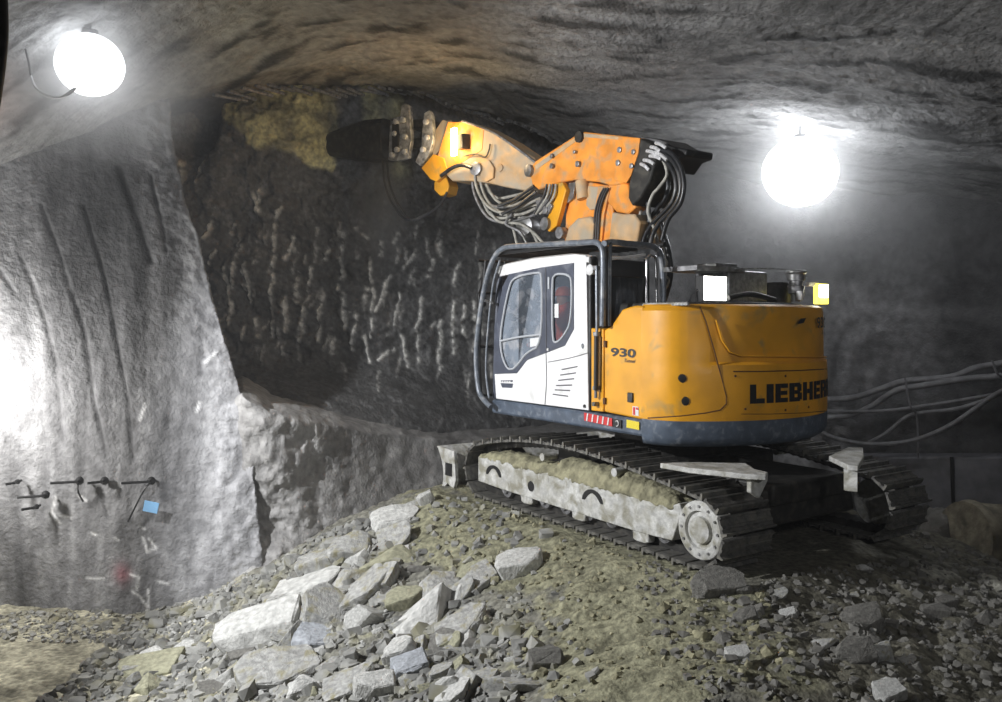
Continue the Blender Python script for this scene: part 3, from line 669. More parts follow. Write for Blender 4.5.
# ---- lettering
def textverts(s, size, bold=0.0, shear=0.0, spacing=1.0):
    cu = bpy.data.curves.new('t', 'FONT'); cu.body = s; cu.size = size; cu.offset = bold; cu.shear = shear; cu.space_character = spacing; cu.resolution_u = 4
    ob = bpy.data.objects.new('t', cu); COL.objects.link(ob); dg = bpy.context.evaluated_depsgraph_get()
    me = bpy.data.meshes.new_from_object(ob.evaluated_get(dg)); vs = [v.co.copy() for v in me.vertices]; fs = [tuple(p.vertices) for p in me.polygons]
    bpy.data.objects.remove(ob); bpy.data.meshes.remove(me)
    x0 = min(v.x for v in vs); x1 = max(v.x for v in vs); y0 = min(v.y for v in vs); y1 = max(v.y for v in vs)
    return [((v.x-x0)/(x1-x0), (v.y-y0)/(y1-y0)) for v in vs], fs
def textmesh(s, mapf, name, m, parent, **k):
    uv, fs = textverts(s, 1.0, **k); return MB().add([mapf(u_, v_) for u_, v_ in uv], fs).build(name, m, parent, recalc=False, smooth=False)
# block letters of the maker's name laid round the tail, drawn as bold strokes
p1 = on_tail(749.5, 394); th0 = math.atan2(p1.y, p1.x); LW = 1.42; HT = .19; ZB = mp(760, 403.5, 0, on_tail(760, 403.5).x).z
def arc(u_, v_, off=.009):
    th = th0+u_/R0; r = R0+off; return Vector((r*math.cos(th), r*math.sin(th), ZB+v_*HT))
LET = {'L': ([(0,0,.42,1),(.42,0,1,.26)]), 'I': [(0,0,1,1)], 'E': [(0,0,.42,1),(.42,0,1,.24),(.42,.39,.95,.61),(.42,.76,1,1)],
       'B': [(0,0,.40,1),(.40,0,.85,.22),(.40,.40,.85,.60),(.40,.78,.85,1),(.62,.08,1,.46),(.60,.54,.96,.92)], 'H': [(0,0,.38,1),(.62,0,1,1),(.38,.38,.62,.62)],
       'R': [(0,0,.40,1),(.40,.78,.85,1),(.40,.38,.85,.60),(.60,.48,1,.92),(.58,0,1,.40)]}
wd = {'L': .172, 'I': .09, 'E': .172, 'B': .205, 'H': .205, 'R': .205}; x = 0
for ch in 'LIEBHERR':
    b = MB()
    for k_, (a0, b0, a1, b1) in enumerate(LET[ch]):
        n = 4; v = []
        for i in range(n+1):
            uu = x+(a0+(a1-a0)*i/n)*wd[ch]; v += [arc(uu, b0, .009+.0006*k_), arc(uu, b1, .009+.0006*k_)]
        b.add(v, [(2*i, 2*i+2, 2*i+3, 2*i+1) for i in range(n)])
    o = b.build('lettering', 'blackpaint', CW, recalc=False); x += wd[ch]+.022
def txt_tail(s, px0, px1, py0, py1, m='blackpaint', **k):
    return textmesh(s, lambda u_, v_: on_tail(px0+(px1-px0)*u_, py1+(py0-py1)*v_, .008) or on_tail(px0, py1, .008), 'lettering', m, CW, **k)
p = on_tail(817.5, 328); q_ = on_tail(817.5, 317); th = math.atan2(p.y, p.x)
def arc2(u_, v_): a = th+u_*.20; r = R0-.005; return Vector((r*math.cos(a), r*math.sin(a), p.z+(q_.z-p.z)*v_))
textmesh('930', arc2, 'lettering', 'blackpaint', CW, bold=.02)
textmesh('Tunnel', lambda u_, v_: Vector(((R0-.005)*math.cos(th+.1+u_*.12), (R0-.005)*math.sin(th+.1+u_*.12), p.z-.07+.04*v_)), 'lettering', 'blackpaint', CW, shear=.3)
b = MB(); b.add([on_tail(797, 324, .008), on_tail(803, 323, .008), on_tail(805.5, 318, .008), on_tail(800, 318.5, .008)], [(0, 1, 2, 3)]); b.build('vent_mark', 'blackpaint', CW, recalc=False)

# ---- yellow side box behind the cab
YB = 1.30
box = pside([(604,412),(643,420),(643,306),(635,305.5),(629,307),(622,309.5),(617,317),(611,326),(604,330)], YB)
sb = poly_y(box, YB, .25); SB = E_(sb, 'side_box', 'yellow', .02)
nb = pside([(591,410.5),(603.3,412),(603.3,329),(591,328)], YB-.005); E_(poly_y(nb, YB-.005, .4), 'side_panel', 'yellow', .012)
hd = MB().box(side(630.5, 397.5, YB+.008), (.075, .03, .10)); E_(hd, 'door_latch', 'black', .008, parent=SB)
def quad_side(pl, y, name, m, parent, th_=.004):
    P = pside(pl, y); return poly_y(P, y, y-th_).build(name, m, parent)
quad_side([(632.5,406),(638.5,407),(638.5,416),(632.5,415)], YB+.006, 'warning_sticker', 'whitestick', SB); quad_side([(633,407),(635,407.4),(635,415),(633,414.6)], YB+.009, 'warning_sticker', 'red', SB); quad_side([(636,407.4),(638,407.8),(638,410),(636,409.6)], YB+.009, 'warning_sticker', 'red', SB)
def txt_side(s, c, y, name, m, parent, **k):      # c: four pixel corners bl, br, tr, tl
    def f(u_, v_):
        a = [c[0][i]*(1-u_)+c[1][i]*u_ for i in (0, 1)]; b_ = [c[3][i]*(1-u_)+c[2][i]*u_ for i in (0, 1)]
        return side(a[0]*(1-v_)+b_[0]*v_, a[1]*(1-v_)+b_[1]*v_, y)
    return textmesh(s, f, name, m, parent, **k)
txt_side('930', [(610.5,356.2),(635.5,358),(635.8,349),(610.8,347.4)], YB+.006, 'lettering', 'blackpaint', SB, bold=.03)
txt_side('Tunnel', [(624.5,362),(635.5,363.2),(635.5,359.6),(624.5,358.5)], YB+.006, 'lettering', 'blackpaint', SB, bold=.01, shear=.35)
for a, b in ((605.5,344),(604.8,401)): E_(MB().box(side(a, b, YB+.01), (.035, .03, .07)), 'hinge', 'seam', .004, parent=SB)
# stickers on skirt
quad_side([(584,412.5),(612,418.3),(612,426.5),(584,420.5)], 1.325, 'hazard_sticker', 'red', PLATFORM); 
for k in range(5): quad_side([(587+k*5.2,413.2+k*1.08),(588.2+k*5.2,413.5+k*1.08),(587.2+k*5.2,421+k*1.08),(586+k*5.2,420.8+k*1.08)], 1.331, 'hazard_stripe', 'whitestick', PLATFORM)
quad_side([(613,418.5),(621,420),(621,428.5),(613,426.8)], 1.326, 'arrow_sticker', 'blackpaint', PLATFORM)
b = MB(); c = side(617, 423.5, 1.333)
b.tube([c+Vector((.022*math.cos(a), 0, .03*math.sin(a))) for a in np.linspace(.6, 5.2, 10)], .006, 5, smooth=False); b.build('arrow_mark', 'whitestick', PLATFORM)
quad_side([(626.5,419.5),(639,422),(639,430),(626.5,427.5)], 1.326, 'yellow_sticker', 'ystick', PLATFORM)
# ---- cab
CYO, CYI = 1.27, .36
cab = empty('cab'); cab.parent = EX
outer = [(-.06, 1.245), (-.03, 2.93), (.35, 2.985), (1.0, 2.985), (1.62, 2.94), (1.72, 2.90), (1.80, 2.2), (1.86, 1.7), (1.86, 1.245)]
# left side wall with two window openings: built as a band of panels around the glass
o_white = pside([(588.5,410.5),(496,398.7),(494.4,374),(517,373.2),(527,360),(548.5,352),(565,345.5),(573.5,329),(574,263),(509,274.5),(499,276.5),(496.7,266.5),(575,254),(586,255.5)], CYO)
E_(poly_y(o_white, CYO, CYO-.05), 'cab_side_wall', 'white', .006, parent=cab)
def rc(pl):
    q = chaikin(list(pl)+[pl[0], pl[1]], 2); n = len(q); return q[2:-2]
frame_out = [(494.4,373.8),(494.4,330),(502.5,287),(509,274.2),(541,267.5),(573.8,262.8),(573.8,329),(565,345.2),(548.5,351.6),(527,359.6),(517,372.8)]
win1 = [(514,277),(538.7,271.8),(542,275),(541.6,345.5),(527,352),(519,363),(513,369.5),(506,368.5),(499.8,348),(501.3,325),(508.7,287)]
win1 = rc(win1)
win2 = [(554,275.5),(558,273.6),(567.5,274.5),(572,279.5),(571,321.6),(564.5,334.8),(556,343.5),(552.2,339.5),(552.2,280)]
win2 = rc(win2)
def ringpanel(outp, holes, y, th_, name, m, parent):
    # fill outline with holes through a 2-D curve
    cu = bpy.data.curves.new(name, 'CURVE'); cu.dimensions = '2D'; cu.fill_mode = 'BOTH'; cu.extrude = th_/2
    for lp in [outp]+holes:
        sp = cu.splines.new('POLY'); sp.points.add(len(lp)-1); sp.use_cyclic_u = True
        for q, (a, b) in zip(sp.points, lp): q.co = (a, b, 0, 1)
    ob = bpy.data.objects.new('t', cu); COL.objects.link(ob); dg = bpy.context.evaluated_depsgraph_get(); me = bpy.data.meshes.new_from_object(ob.evaluated_get(dg))
    vs = [Vector((v.co.x, y-th_/2+v.co.z, v.co.y)) for v in me.vertices]; fs = [tuple(p.vertices) for p in me.polygons]; bpy.data.objects.remove(ob); bpy.data.meshes.remove(me)
    return MB().add(vs, fs).build(name, m, parent)
DR = ringpanel(pside(frame_out, CYO+.004), [pside(win1, CYO+.004), pside(win2, CYO+.004)], CYO+.006, .045, 'window_surround', 'doorframe', cab)
M['clearglass'] = mat('clear_cab_glass', (.2, .24, .3), .1, alpha=.18)
for w in (win1, win2):
    P = pside(w, CYO+.012); pts = [Vector((a, CYO+.010, b)) for a, b in P]; pts = pts+[pts[0], pts[1]]
    MB().tube(pts, .0135, 6, smooth=False).build('window_seal', 'gasket', DR)
    P = pside(w, CYO-.01); poly_y(P, CYO-.012, CYO-.018).build('window_pane', 'glass' if w is win1 else 'clearglass', DR)
MB().tube([side(500.5, 341, CYO+.008), side(520, 337, CYO+.008), side(541.8, 334.5, CYO+.008)], .014, 6).build('glass_rail', 'gasket', DR)
quad_side([(530,338.5),(540,337.5),(540,345.5),(530,347)], CYO-.006, 'window_sticker', 'whitestick', DR); quad_side([(554.5,304),(558.5,303.5),(558.5,318),(554.5,317.5)], CYO-.006, 'window_sticker', 'whitestick', DR)
quad_side([(547.6,277),(549.2,277),(549.2,289),(547.6,289)], CYO+.016, 'door_handle', 'gasket', DR)
M['gapline'] = mat('panel_gap', (.12, .12, .13), .8)  # dark grey of the door gaps and vent slots
sl = MB(); sl.tube([side(546, 351.5, CYO+.002), side(546.5, 380, CYO+.002), side(545, 404.6, CYO+.002)], .006, 5); sl.tube([side(548, 362.2, CYO+.001), side(570, 358, CYO+.001), side(588, 353, CYO+.001)], .005, 5); sl.tube([side(545.6, 268, CYO+.01), side(546.3, 351, CYO+.01)], .006, 5)
E_(sl, 'door_seam', 'gapline', parent=cab)
for (a, b, c, e) in ((562,369.5,577.5,366.5),(560.5,375,576,372.8),(558.5,380.3,574,378.7),(556.5,385.5,572,385),(555,389.8,570,390.5),(553,394.2,568,396.2)):
    E_(MB().tube([side(a, b, CYO+.001), side(c, e, CYO+.001)], .0075, 6, smooth=False), 'vent_slot', 'gapline', parent=cab)
quad_side([(501,380.2),(512.5,380),(512.5,382),(501,382.2)], CYO+.004, 'step_label', 'doorframe', cab); quad_side([(500.5,383),(513,383.6),(512,388),(502,387.5)], CYO+.004, 'step_label', 'doorframe', cab)
for k in range(4): quad_side([(502+k*2.4,380.6),(503.4+k*2.4,380.6),(502.8+k*2.4,382.3),(501.4+k*2.4,382.3)], CYO+.006, 'label_stripe', 'whitestick', cab)
E_(MB().tube([side(582.6, 346, CYO+.004)+Vector((.018*math.cos(a), 0, .026*math.sin(a))) for a in np.linspace(0, 2*PI, 14)], .0035, 5, smooth=False), 'emblem', 'tube', parent=cab)
E_(MB().tube([side(582.6, 343.7, CYO+.004), side(582.6, 348.8, CYO+.004)], .003, 5, smooth=False), 'emblem', 'tube', parent=cab)
E_(MB().lathe(side(584.8, 406.2, CYO), (0, 1, 0), [(0, .02), (.012, .018)], 12), 'rubber_stop', 'black', parent=cab)
E_(MB().lathe(side(548, 349.6, CYO+.012), (0, 1, 0), [(0, .018), (.01, .016)], 12), 'door_lock', 'whitestick', parent=cab)
# roof, far side wall, front and rear frames, floor
rf = MB(); top = [(-.06, 2.95), (.3, 2.995), (1.0, 2.995), (1.6, 2.955), (1.76, 2.92)]
rf.loft([[Vector((a, CYO-.001, b-.07)), Vector((a, CYO-.001, b-.01)), Vector((a, CYO-.05, b+.012)), Vector((a, CYI+.03, b+.012)), Vector((a, CYI, b-.01)), Vector((a, CYI, b-.07))] for a, b in top])
E_(rf, 'cab_roof', 'white', .008, parent=cab)
fw = MB(); 
for yy in (CYO-.06, CYI+.03): fw.tube([(1.76, yy, 2.9), (1.82, yy, 2.2), (1.86, yy, 1.25)], .04, 8)
fw.tube([(1.84, CYO-.06, 1.9), (1.84, CYI+.03, 1.9)], .03, 8, smooth=False); fw.box((1.84, (CYO+CYI)/2, 1.4), (.05, CYO-CYI-.05, .32))
E_(fw, 'front_frame', 'doorframe', parent=cab)
E_(MB().prism([Vector((1.78, CYI+.05, 2.88)), Vector((1.78, CYO-.08, 2.88)), Vector((1.85, CYO-.08, 1.56)), Vector((1.85, CYI+.05, 1.56))], [Vector((1.775, CYI+.05, 2.88)), Vector((1.775, CYO-.08, 2.88)), Vector((1.845, CYO-.08, 1.56)), Vector((1.845, CYI+.05, 1.56))]), 'windscreen', 'glass', parent=cab)
rw = MB(); rw.box((-.05, CYO-.06, 2.1), (.06, .10, 1.7)); rw.box((-.05, CYI+.04, 2.1), (.06, .08, 1.7)); rw.box((-.05, (CYO+CYI)/2, 2.83), (.06, CYO-CYI-.04, .2)); rw.box((-.05, (CYO+CYI)/2, 1.6), (.06, CYO-CYI-.04, .75)); E_(rw, 'rear_frame', 'black', .015, parent=cab)
E_(MB().box((-.055, (CYO+CYI)/2, 2.35), (.012, CYO-CYI-.2, .8)), 'rear_window', 'darkglass', parent=cab)
fwall = MB(); fwall.box((.9, CYI+.02, 1.65), (1.85, .03, .85)); fwall.box((.9, CYI+.02, 2.88), (1.7, .03, .12)); fwall.box((.9, CYI+.02, 2.4), (.06, .03, 1.0)); fwall.box((.9, (CYI+CYO)/2, 1.26), (1.86, CYO-CYI-.12, .04)); fwall.box((.0, .8, 1.55), (.06, .7, .6))
E_(fwall, 'cab_shell', 'interior', parent=cab)
E_(MB().box((.9, CYI+.02, 2.42), (1.6, .008, .85)), 'side_window', 'glass', parent=cab)
st_ = MB(); st_.box((.72, .80, 1.62), (.5, .5, .16)); st_.box((.42, .80, 2.02), (.14, .46, .72), Matrix.Rotation(-.12, 3, 'Y')); st_.box((.36, .80, 2.46), (.09, .26, .18)); st_.box((.7, .80, 1.42), (.36, .36, .3)); E_(st_, 'seat', 'interior', .04, parent=cab)
cs = MB(); cs.box((1.1, 1.08, 1.78), (.3, .12, .12)); cs.cyl((1.18, 1.08, 1.82), (1.2, 1.08, 2.0), .02); cs.box((1.1, .5, 1.78), (.3, .12, .12)); cs.cyl((1.18, .5, 1.82), (1.2, .5, 2.0), .02); cs.box((1.55, .55, 2.0), (.06, .25, .2)); E_(cs, 'control_console', 'interior', .01, parent=cab)
# black column and cylinder bar behind the cab door
col_ = pside([(588.6,252),(596,251),(604,252),(604,328),(588.6,327)], 1.16); E_(poly_y(col_, 1.16, 1.08), 'rear_corner_post', 'black', .01, parent=cab)
hb = MB(); hb.tube([side(596.5, 266, 1.34), side(597, 330, 1.34), side(595.8, 398, 1.34)], .017, 8, smooth=False)
HB = E_(hb, 'grab_rail', 'tube')
b = MB()
for a, c in ((596.5,268),(596.8,334),(596.2,388),(595.5,404)): b.box(side(a, c, 1.325), (.05, .07, .045))
E_(b, 'bracket', 'steel', .006, parent=HB)
E_(MB().cyl(side(596.6, 336, 1.345), side(596, 390, 1.345), .026), 'gas_strut', 'black', parent=HB)
E_(MB().lathe(side(593, 270, 1.30), (0, 1, 0), [(0, .05), (.05, .06), (.07, .03)], 16), 'side_marker_lamp', 'whitestick', parent=cab)
# ---- guard tubes round the cab
YG = 1.40
g1 = [(491,407),(484,400),(479,391),(476.5,370),(476.2,350),(478,330),(480.5,310),(484,290),(489,270),(495,256),(503,248.5),(513,246.3),(550,244.2),(585,242.4),(595,242.2),(600,245),(602.6,251),(603.3,263),(603,295),(602.5,326)]
E_(MB().tube([side(a, b, YG) for a, b in g1], .033, 12), 'guard_tube', 'tube')
g2 = [(609.5,326),(609.8,290),(610.2,255),(610.6,246),(612.5,242.2)]
P = [side(a, b, 1.30) for a, b in g2]; E_(MB().tube(P, .018, 10), 'guard_tube', 'tube')
P = [side(603, 246, YG), mp(625, 243.5, 0, -.42), mp(648, 245.5, 0, -.42), mp(657, 249, 0, -.42), mp(661, 257, 0, -.42), mp(663, 280, 0, -.42), mp(663, 303, 0, -.42)]
E_(MB().tube(P[1:], .033, 12), 'guard_tube', 'tube')
E_(MB().tube([side(604, 243.5, YG), mp(612, 242, 0, -.40), mp(626, 243.5, 0, -.42)], .033, 12), 'guard_tube', 'tube')
E_(MB().tube([mp(646.5, 304, 0, -.3), mp(646.5, 265, 0, -.3), mp(648.5, 257, 0, -.3), mp(653, 256, 0, -.3), mp(656, 262, 0, -.3), mp(657, 303, 0, -.3)], .016, 10), 'guard_hoop', 'chrome')
E_(MB().tube([mp(611, 259, 0, -.42), mp(632, 256.5, 0, -.42), mp(645, 254.5, 0, -.42)], .014, 8), 'guard_crossbar', 'cablewhite')
# front guard: inner uprights and crossbars in front of the windscreen
fg = MB(); XG = 2.02
for yy in (1.30, 1.0, .7, .42): fg.tube([(1.95, yy, 3.02), (XG, yy, 2.6), (XG+.1, yy, 1.9), (XG+.05, yy, 1.25)], .014 if yy not in (1.30, .42) else .022, 8)
for zz in (3.02, 2.6, 1.9, 1.27): fg.tube([(XG+(.1 if zz == 1.9 else .02), 1.36, zz), (XG+(.1 if zz == 1.9 else .02), .36, zz)], .018, 8, smooth=False)
E_(fg, 'front_guard', 'black')
# top guard grille over roof
tg = MB()
for k in range(12): tg.box((.15+k*.15, .82, 3.08), (.02, .95, .04))
tg.tube([(1.95, .36, 3.06), (1.5, .34, 3.11), (-.3, .34, 3.11)], .03, 10); tg.box((.9, 1.33, 3.08), (1.9, .03, .03))
E_(tg, 'roof_guard', 'black')
# right-hand lower end of guard at the front + mirror
mr = MB().prism([mp(482, 277, 0, 2.25), mp(486, 281, 0, 2.25), mp(486.5, 306, 0, 2.25), mp(479, 309, 0, 2.25), mp(478.5, 292, 0, 2.25)], [q+Vector((.05, .0, 0)) for q in (mp(482, 277, 0, 2.25), mp(486, 281, 0, 2.25), mp(486.5, 306, 0, 2.25), mp(479, 309, 0, 2.25), mp(478.5, 292, 0, 2.25))])
MR = E_(mr, 'mirror', 'black', .012); E_(MB().tube([mp(484, 300, 0, 2.25), side(492, 303, 1.34)], .018, 8, smooth=False), 'mirror_arm', 'steel', parent=MR)
# inner front tubes
E_(MB().tube([side(500, 260, 1.33), side(493, 285, 1.33), side(488, 330, 1.33), side(486, 370, 1.33), side(489, 398, 1.33)], .014, 8), 'guard_upright', 'tube')

# ---- engine hood and machine room
er = MB(); hoodp = [(a*.97, b*.93) for a, b in PL]+[(-.3, -1.2), (1.5, -1.2), (1.6, -1.05), (1.6, -.45), (.3, -.42), (-.25, .3), (-.3, .4)]
E_(MB().prism([Vector((a, b, 1.23)) for a, b in hoodp], [Vector((a, b, 2.33)) for a, b in hoodp]), 'engine_hood', 'yellow', .03)
tp = chaikin([(-.35, 1.10), (-1.0, 1.12), (-1.5, .7), (-1.62, 0), (-1.5, -.7), (-1.0, -1.1), (-.35, -1.15)], 2)
HOOD = E_(MB().prism([Vector((a, b, 2.3)) for a, b in tp], [Vector((a*.96, b*.96, 2.43)) for a, b in tp]), 'hood_top', 'darksteel', .02)
# frost of spilled dust near corner
lumpyd = MB()
for k in range(14):
    p = mp(645+k*3.2, 304-random.uniform(0, 2.5), 1, 1.15); lumpyd.lathe((p.x, p.y, 2.39), (0, 0, 1), [(0, .03), (.025, .026), (.035, .01)], 7)
E_(lumpyd, 'dust_crust', 'mudwhite')
def bx3(px0, px1, py0, py1, xx, depth, name, m, bevel=.01, parent=None):
    a = mp(px0, py1, 0, xx); b = mp(px1, py0, 0, xx); c = (a+b)/2
    return E_(MB().box((xx+depth/2, c.y, c.z), (depth, abs(a.y-b.y), abs(b.z-a.z))), name, m, bevel, parent=parent)
L1 = bx3(703.5, 727.5, 276, 302, -1.0, .12, 'work_lamp_housing', 'black')
bx3(704.5, 726.5, 277, 300, -1.014, .012, 'lamp_lens', 'worklamp', .003, parent=L1)
bx3(728, 768, 272, 303, -.9, .5, 'air_cleaner_box', 'steel', .03)
bx3(697, 745, 267.5, 270, -.95, .5, 'mounting_plate', 'steel', .003)
bx3(716, 738, 264, 267.5, -.9, .3, 'antenna_plate', 'steel', .01)
E_(MB().lathe(mp(777, 303, 0, -.8)+Vector((0, 0, -.02)), (0, 0, 1), [(0, .16), (.2, .16), (.26, .12), (.26, .0)], 24), 'exhaust_muffler', 'darksteel')
pz = mp(796, 302, 0, -1.2)
cc = MB().lathe(pz, (0, 0, 1), [(0, .05), (.08, .05), (.10, .085), (.18, .095), (.19, .075), (.235, .075), (.24, .095), (.31, .10), (.33, .12), (.345, .12), (.36, .10), (.36, 0)], 28)
E_(cc, 'precleaner', 'steel')
E_(MB().lathe(pz+Vector((-.09, .05, .02)), (0, 0, 1), [(0, .03), (.06, .045), (.1, .035)], 14), 'precleaner_bowl', 'whitestick')
RL = bx3(819, 829, 284, 304, -1.2, .08, 'beacon_housing', 'ylamp'); bx3(820, 828.5, 285, 297, -1.214, .012, 'lamp_lens', 'worklamp', .003, parent=RL)
bx3(809, 819, 282.5, 286, -1.15, .05, 'beacon_bracket', 'whitestick', .003)
E_(MB().tube([mp(689, 302, 0, -.9), mp(695, 292, 0, -.9), mp(704, 286, 0, -.95)], .012, 8), 'lamp_cable', 'hose')
E_(MB().tube([mp(728, 298, 0, -1.1), mp(750, 294, 0, -1.1), mp(775, 300, 0, -1.1)], .03, 8), 'intake_hose', 'black')
E_(MB().tube([mp(735, 268.5, 0, -1.0), mp(770, 268.6, 0, -1.0), mp(786, 269.5, 0, -1.05)], .007, 6), 'aerial_rod', 'steel')

# ---- boom
def pb(pl, y): return [mp(a, b, 1, y) for a, b in pl]
def plate_b(pl, y0, y1, name, m, bevel=.01, parent=None):
    A = pb(pl, y0); B = [Vector((p.x, y1, p.z)) for p in A]; return E_(MB().prism(A, B), name, m, bevel, parent=parent)
YB0, YB1 = .22, -.26
head = [(532,184),(529,170),(535,161),(581,131.5),(623,136),(640,138),(638,153),(630.5,176),(627,183),(612,186),(598,182),(574,180),(560,182.5),(538,189.5)]
BH = plate_b(head, YB0, YB1, 'boom_head', 'orange', .02)
plate_b([(534,166),(581,133),(623,137),(623,140),(582,137),(536,170)], YB0+.006, YB0-.02, 'edge_strip', 'dustyorange', .003, parent=BH)
plate_b([(618,136.5),(640,138),(638,153),(630.5,176),(626,183),(614,180)], YB0+.03, YB0-.02, 'pivot_plate', 'orange', .006, parent=BH)
def pin(px, py, y, r, name='pivot_pin', m='steel', parent=None, l=.03): return E_(MB().lathe(mp(px, py, 1, y)-Vector((0, .01, 0)), (0, 1, 0), [(0, r), (l, r), (l+.006, r*.6), (l+.006, 0)], 18), name, m, parent=parent)
for a, b, r in ((620,150,.045),(634,152,.04),(618.5,163,.045),(632,166,.04),(578,164,.05),(552,166,.045),(552,156,.04),(575,152,.03)): pin(a, b, YB0+.03, r*.8, parent=BH)
pin(580.5, 137, YB0, .075, parent=BH, m='darksteel', l=.05); pin(530.5, 171, YB0, .085, parent=BH, l=.06)
# raised neck dark side plates with fittings
plate_b([(640,138),(651,143),(656,160),(650,180),(640,198),(632,206),(628,198),(629,183),(632,172),(638,153)], YB0+.02, -.3, 'boom_neck', 'darksteel', .02)
plate_b([(640,136),(660,139),(672,146),(687,149),(686,156),(676,160),(668,172),(655,165),(642,150)], .1, -.35, 'rear_link', 'black', .02)
E_(MB().tube([mp(636, 138.5, 1, .1), mp(655, 141, 1, .1), mp(668, 145, 1, .1)], .025, 8), 'hard_line', 'steel')
for k, (a, b, c, e) in enumerate(((651,147,660,151),(647,151,657,155),(650,156,661,159),(644,160,654,164),(656,143,666,148),(641,164,649,170),(655,152,667,160))):
    E_(MB().tube([mp(a, b, 1, .26), mp((a+c)/2, (b+e)/2-1, 1, .28), mp(c, e, 1, .26)], .022, 8), 'hose_fitting', 'fitting')
# lower boom: foot rising from the platform
plate_b([(566,203),(569,198),(575,186),(590,182),(600,184),(612,186),(616,190),(612,202),(613,212),(610,246),(564,246)], .18, -.22, 'boom_foot', 'orange', .02)
plate_b([(602,196),(612,180),(628,184),(631,200),(636,207),(628,214),(616,212)], .20, .0, 'knuckle', 'orange', .02)
plate_b([(564,246),(565,238),(568,227),(577,218),(590,216),(594,222),(592,246)], .26, .18, 'pivot_boss', 'dustyorange', .03)
plate_b([(612,212),(622,214),(634,214),(640,222),(636,246),(608,246)], .22, -.2, 'knuckle_base', 'dustyorange', .02)
E_(MB().cyl(mp(582, 181, 1, .21), mp(584, 199, 1, .21), .09), 'lift_cylinder', 'dustyorange')
plate_b([(569,183),(575,182),(573,198),(567,203),(565,200)], .225, .19, 'cylinder_bracket', 'steel', .005)
plate_b([(588,186),(600,187),(600,208),(590,210),(586,205)], .21, .17, 'cover_plate', 'dustyorange', .004)
plate_b([(598,186),(610,187),(604,214),(601,246),(590,246),(594,214)], .215, .185, 'foot_rib', 'orange', .006)
for k in range(3):
    E_(MB().tube([mp(604+k*2.2, 188, 1, .235), mp(599+k*2.2, 198, 1, .24), mp(595+k*2.2, 214, 1, .24), mp(593.5+k*2.2, 240, 1, .235)], .014, 8), 'hydraulic_hose', 'hose')
pin(563, 233, .22, .08, parent=None, name='foot_pin', l=.08); pin(547, 224, .3, .09, name='link_pin', l=.06)
# yellow link at the front
plate_b([(549,185),(562,182),(566,190),(560,212),(556,226),(549,232),(544,228),(550,210)], .30, .22, 'link_arm', 'yellow', .012)
for k in range(4):
    E_(MB().tube([mp(556-k*3, 184, 1, .33), mp(554-k*3.4, 196, 1, .34), mp(546-k*3, 208, 1, .34), mp(540-k*2, 214, 1, .34)], .016, 8), 'hydraulic_hose', 'hose' if k % 2 else 'greyhose')
plate_b([(535,199),(547,199),(552,206),(548,214),(538,214)], .34, .26, 'valve_block', 'steel', .01)
pin(546, 210, .34, .05, name='valve_cap', m='steel')
# hose loops behind the boom
loops = [
 [(658,152),(670,158),(678,170),(681,185),(678,200),(670,212),(660,222),(653,234),(650,246)],
 [(655,155),(667,162),(674,174),(676,188),(672,202),(662,214),(652,224),(645,236),(642,247)],
 [(660,156),(664,168),(655,172),(649,182),(648,200),(649,220),(648,246)],
 [(652,158),(664,170),(668,184),(665,198),(655,212),(644,226),(640,246)],
 [(648,168),(660,176),(664,190),(658,206),(660,220),(664,234),(662,250)],
 [(662,150),(672,154),(681,168),(684,186),(680,204),(668,220),(662,240)],
 [(653,150),(662,158),(667,174),(660,186),(652,196),(648,212),(654,228),(658,246)], [(646,154),(655,166),(652,178),(646,190),(642,204),(640,222),(644,244)], [(645,200),(638,208),(634,222),(633,238),(636,246)], [(650,196),(642,206),(637,222),(635,246)]]
for k, lp in enumerate(loops):
    E_(MB().tube([mp(a, b, 1, (.24-.09*(k % 5))) for a, b in lp], .028 if k < 6 else .02, 10), 'hydraulic_hose', 'hose' if k < 6 else 'greyhose')
E_(MB().tube([mp(663, 235, 1, -.1), mp(668, 250, 1, -.1), mp(670, 275, 1, -.1), mp(664, 300, 1, -.1)], .04, 10), 'hydraulic_hose', 'hose')
for k, c in enumerate(((664,262),(666,280),(661,250))): E_(MB().tube([mp(c[0]-4, c[1]-6, 1, .05), mp(c[0]+3, c[1], 1, .08), mp(c[0]-2, c[1]+12, 1, .05)], .012, 6), 'hydraulic_hose', 'greyhose')

# ---- stick: turns further left than the boom, in a vertical plane of its own (world frame)
S0 = at(531, 170, 12.62); SD = Vector((-.81, .586, 0)).normalized(); SN = Vector((-SD.y, SD.x, 0))*-1
if SN.y > 0: SN = -SN
ROT = Matrix((MFX, MLY, MUZ))
def sp(px, py, off=0.0):      # view ray with the stick plane shifted toward the viewer by off
    o = CAM; d = at(px, py, 1.0)-o; c0 = S0+SN*off
    t = (c0-o).dot(SN)/d.dot(SN); return w2m(o+d*t)
SNm = Vector((SN.dot(MFX), SN.dot(MLY), SN.z))
def plate_s(pl, o0, o1, name, m, bevel=.01, parent=None):
    A = [sp(a, b, o0) for a, b in pl]; B = [p-SNm*(o0-o1) for p in A]; return E_(MB().prism(A, B), name, m, bevel, parent=parent)
STK = plate_s([(448,123),(462,121),(480,125),(506,139),(534,158),(538,164),(540,178),(531,190),(527,191),(505,187),(488,183),(470,181),(452,181),(444,173),(440,162)], .2, -.26, 'stick', 'dustyorange', .02)
plate_s([(437,158),(448,122),(468,122),(484,128),(482,150),(466,160),(446,172)], .206, .19, 'lamp_zone_plate', 'orange', .004, parent=STK)
plate_s([(421,168),(433,154),(444,158),(448,172),(436,182),(430,179)], .22, .02, 'stick_tip', 'yellow', .012)
plate_s([(434,182),(446,176),(449,186),(447,194),(440,196),(434,190)], .14, -.1, 'tip_link', 'yellow', .015)
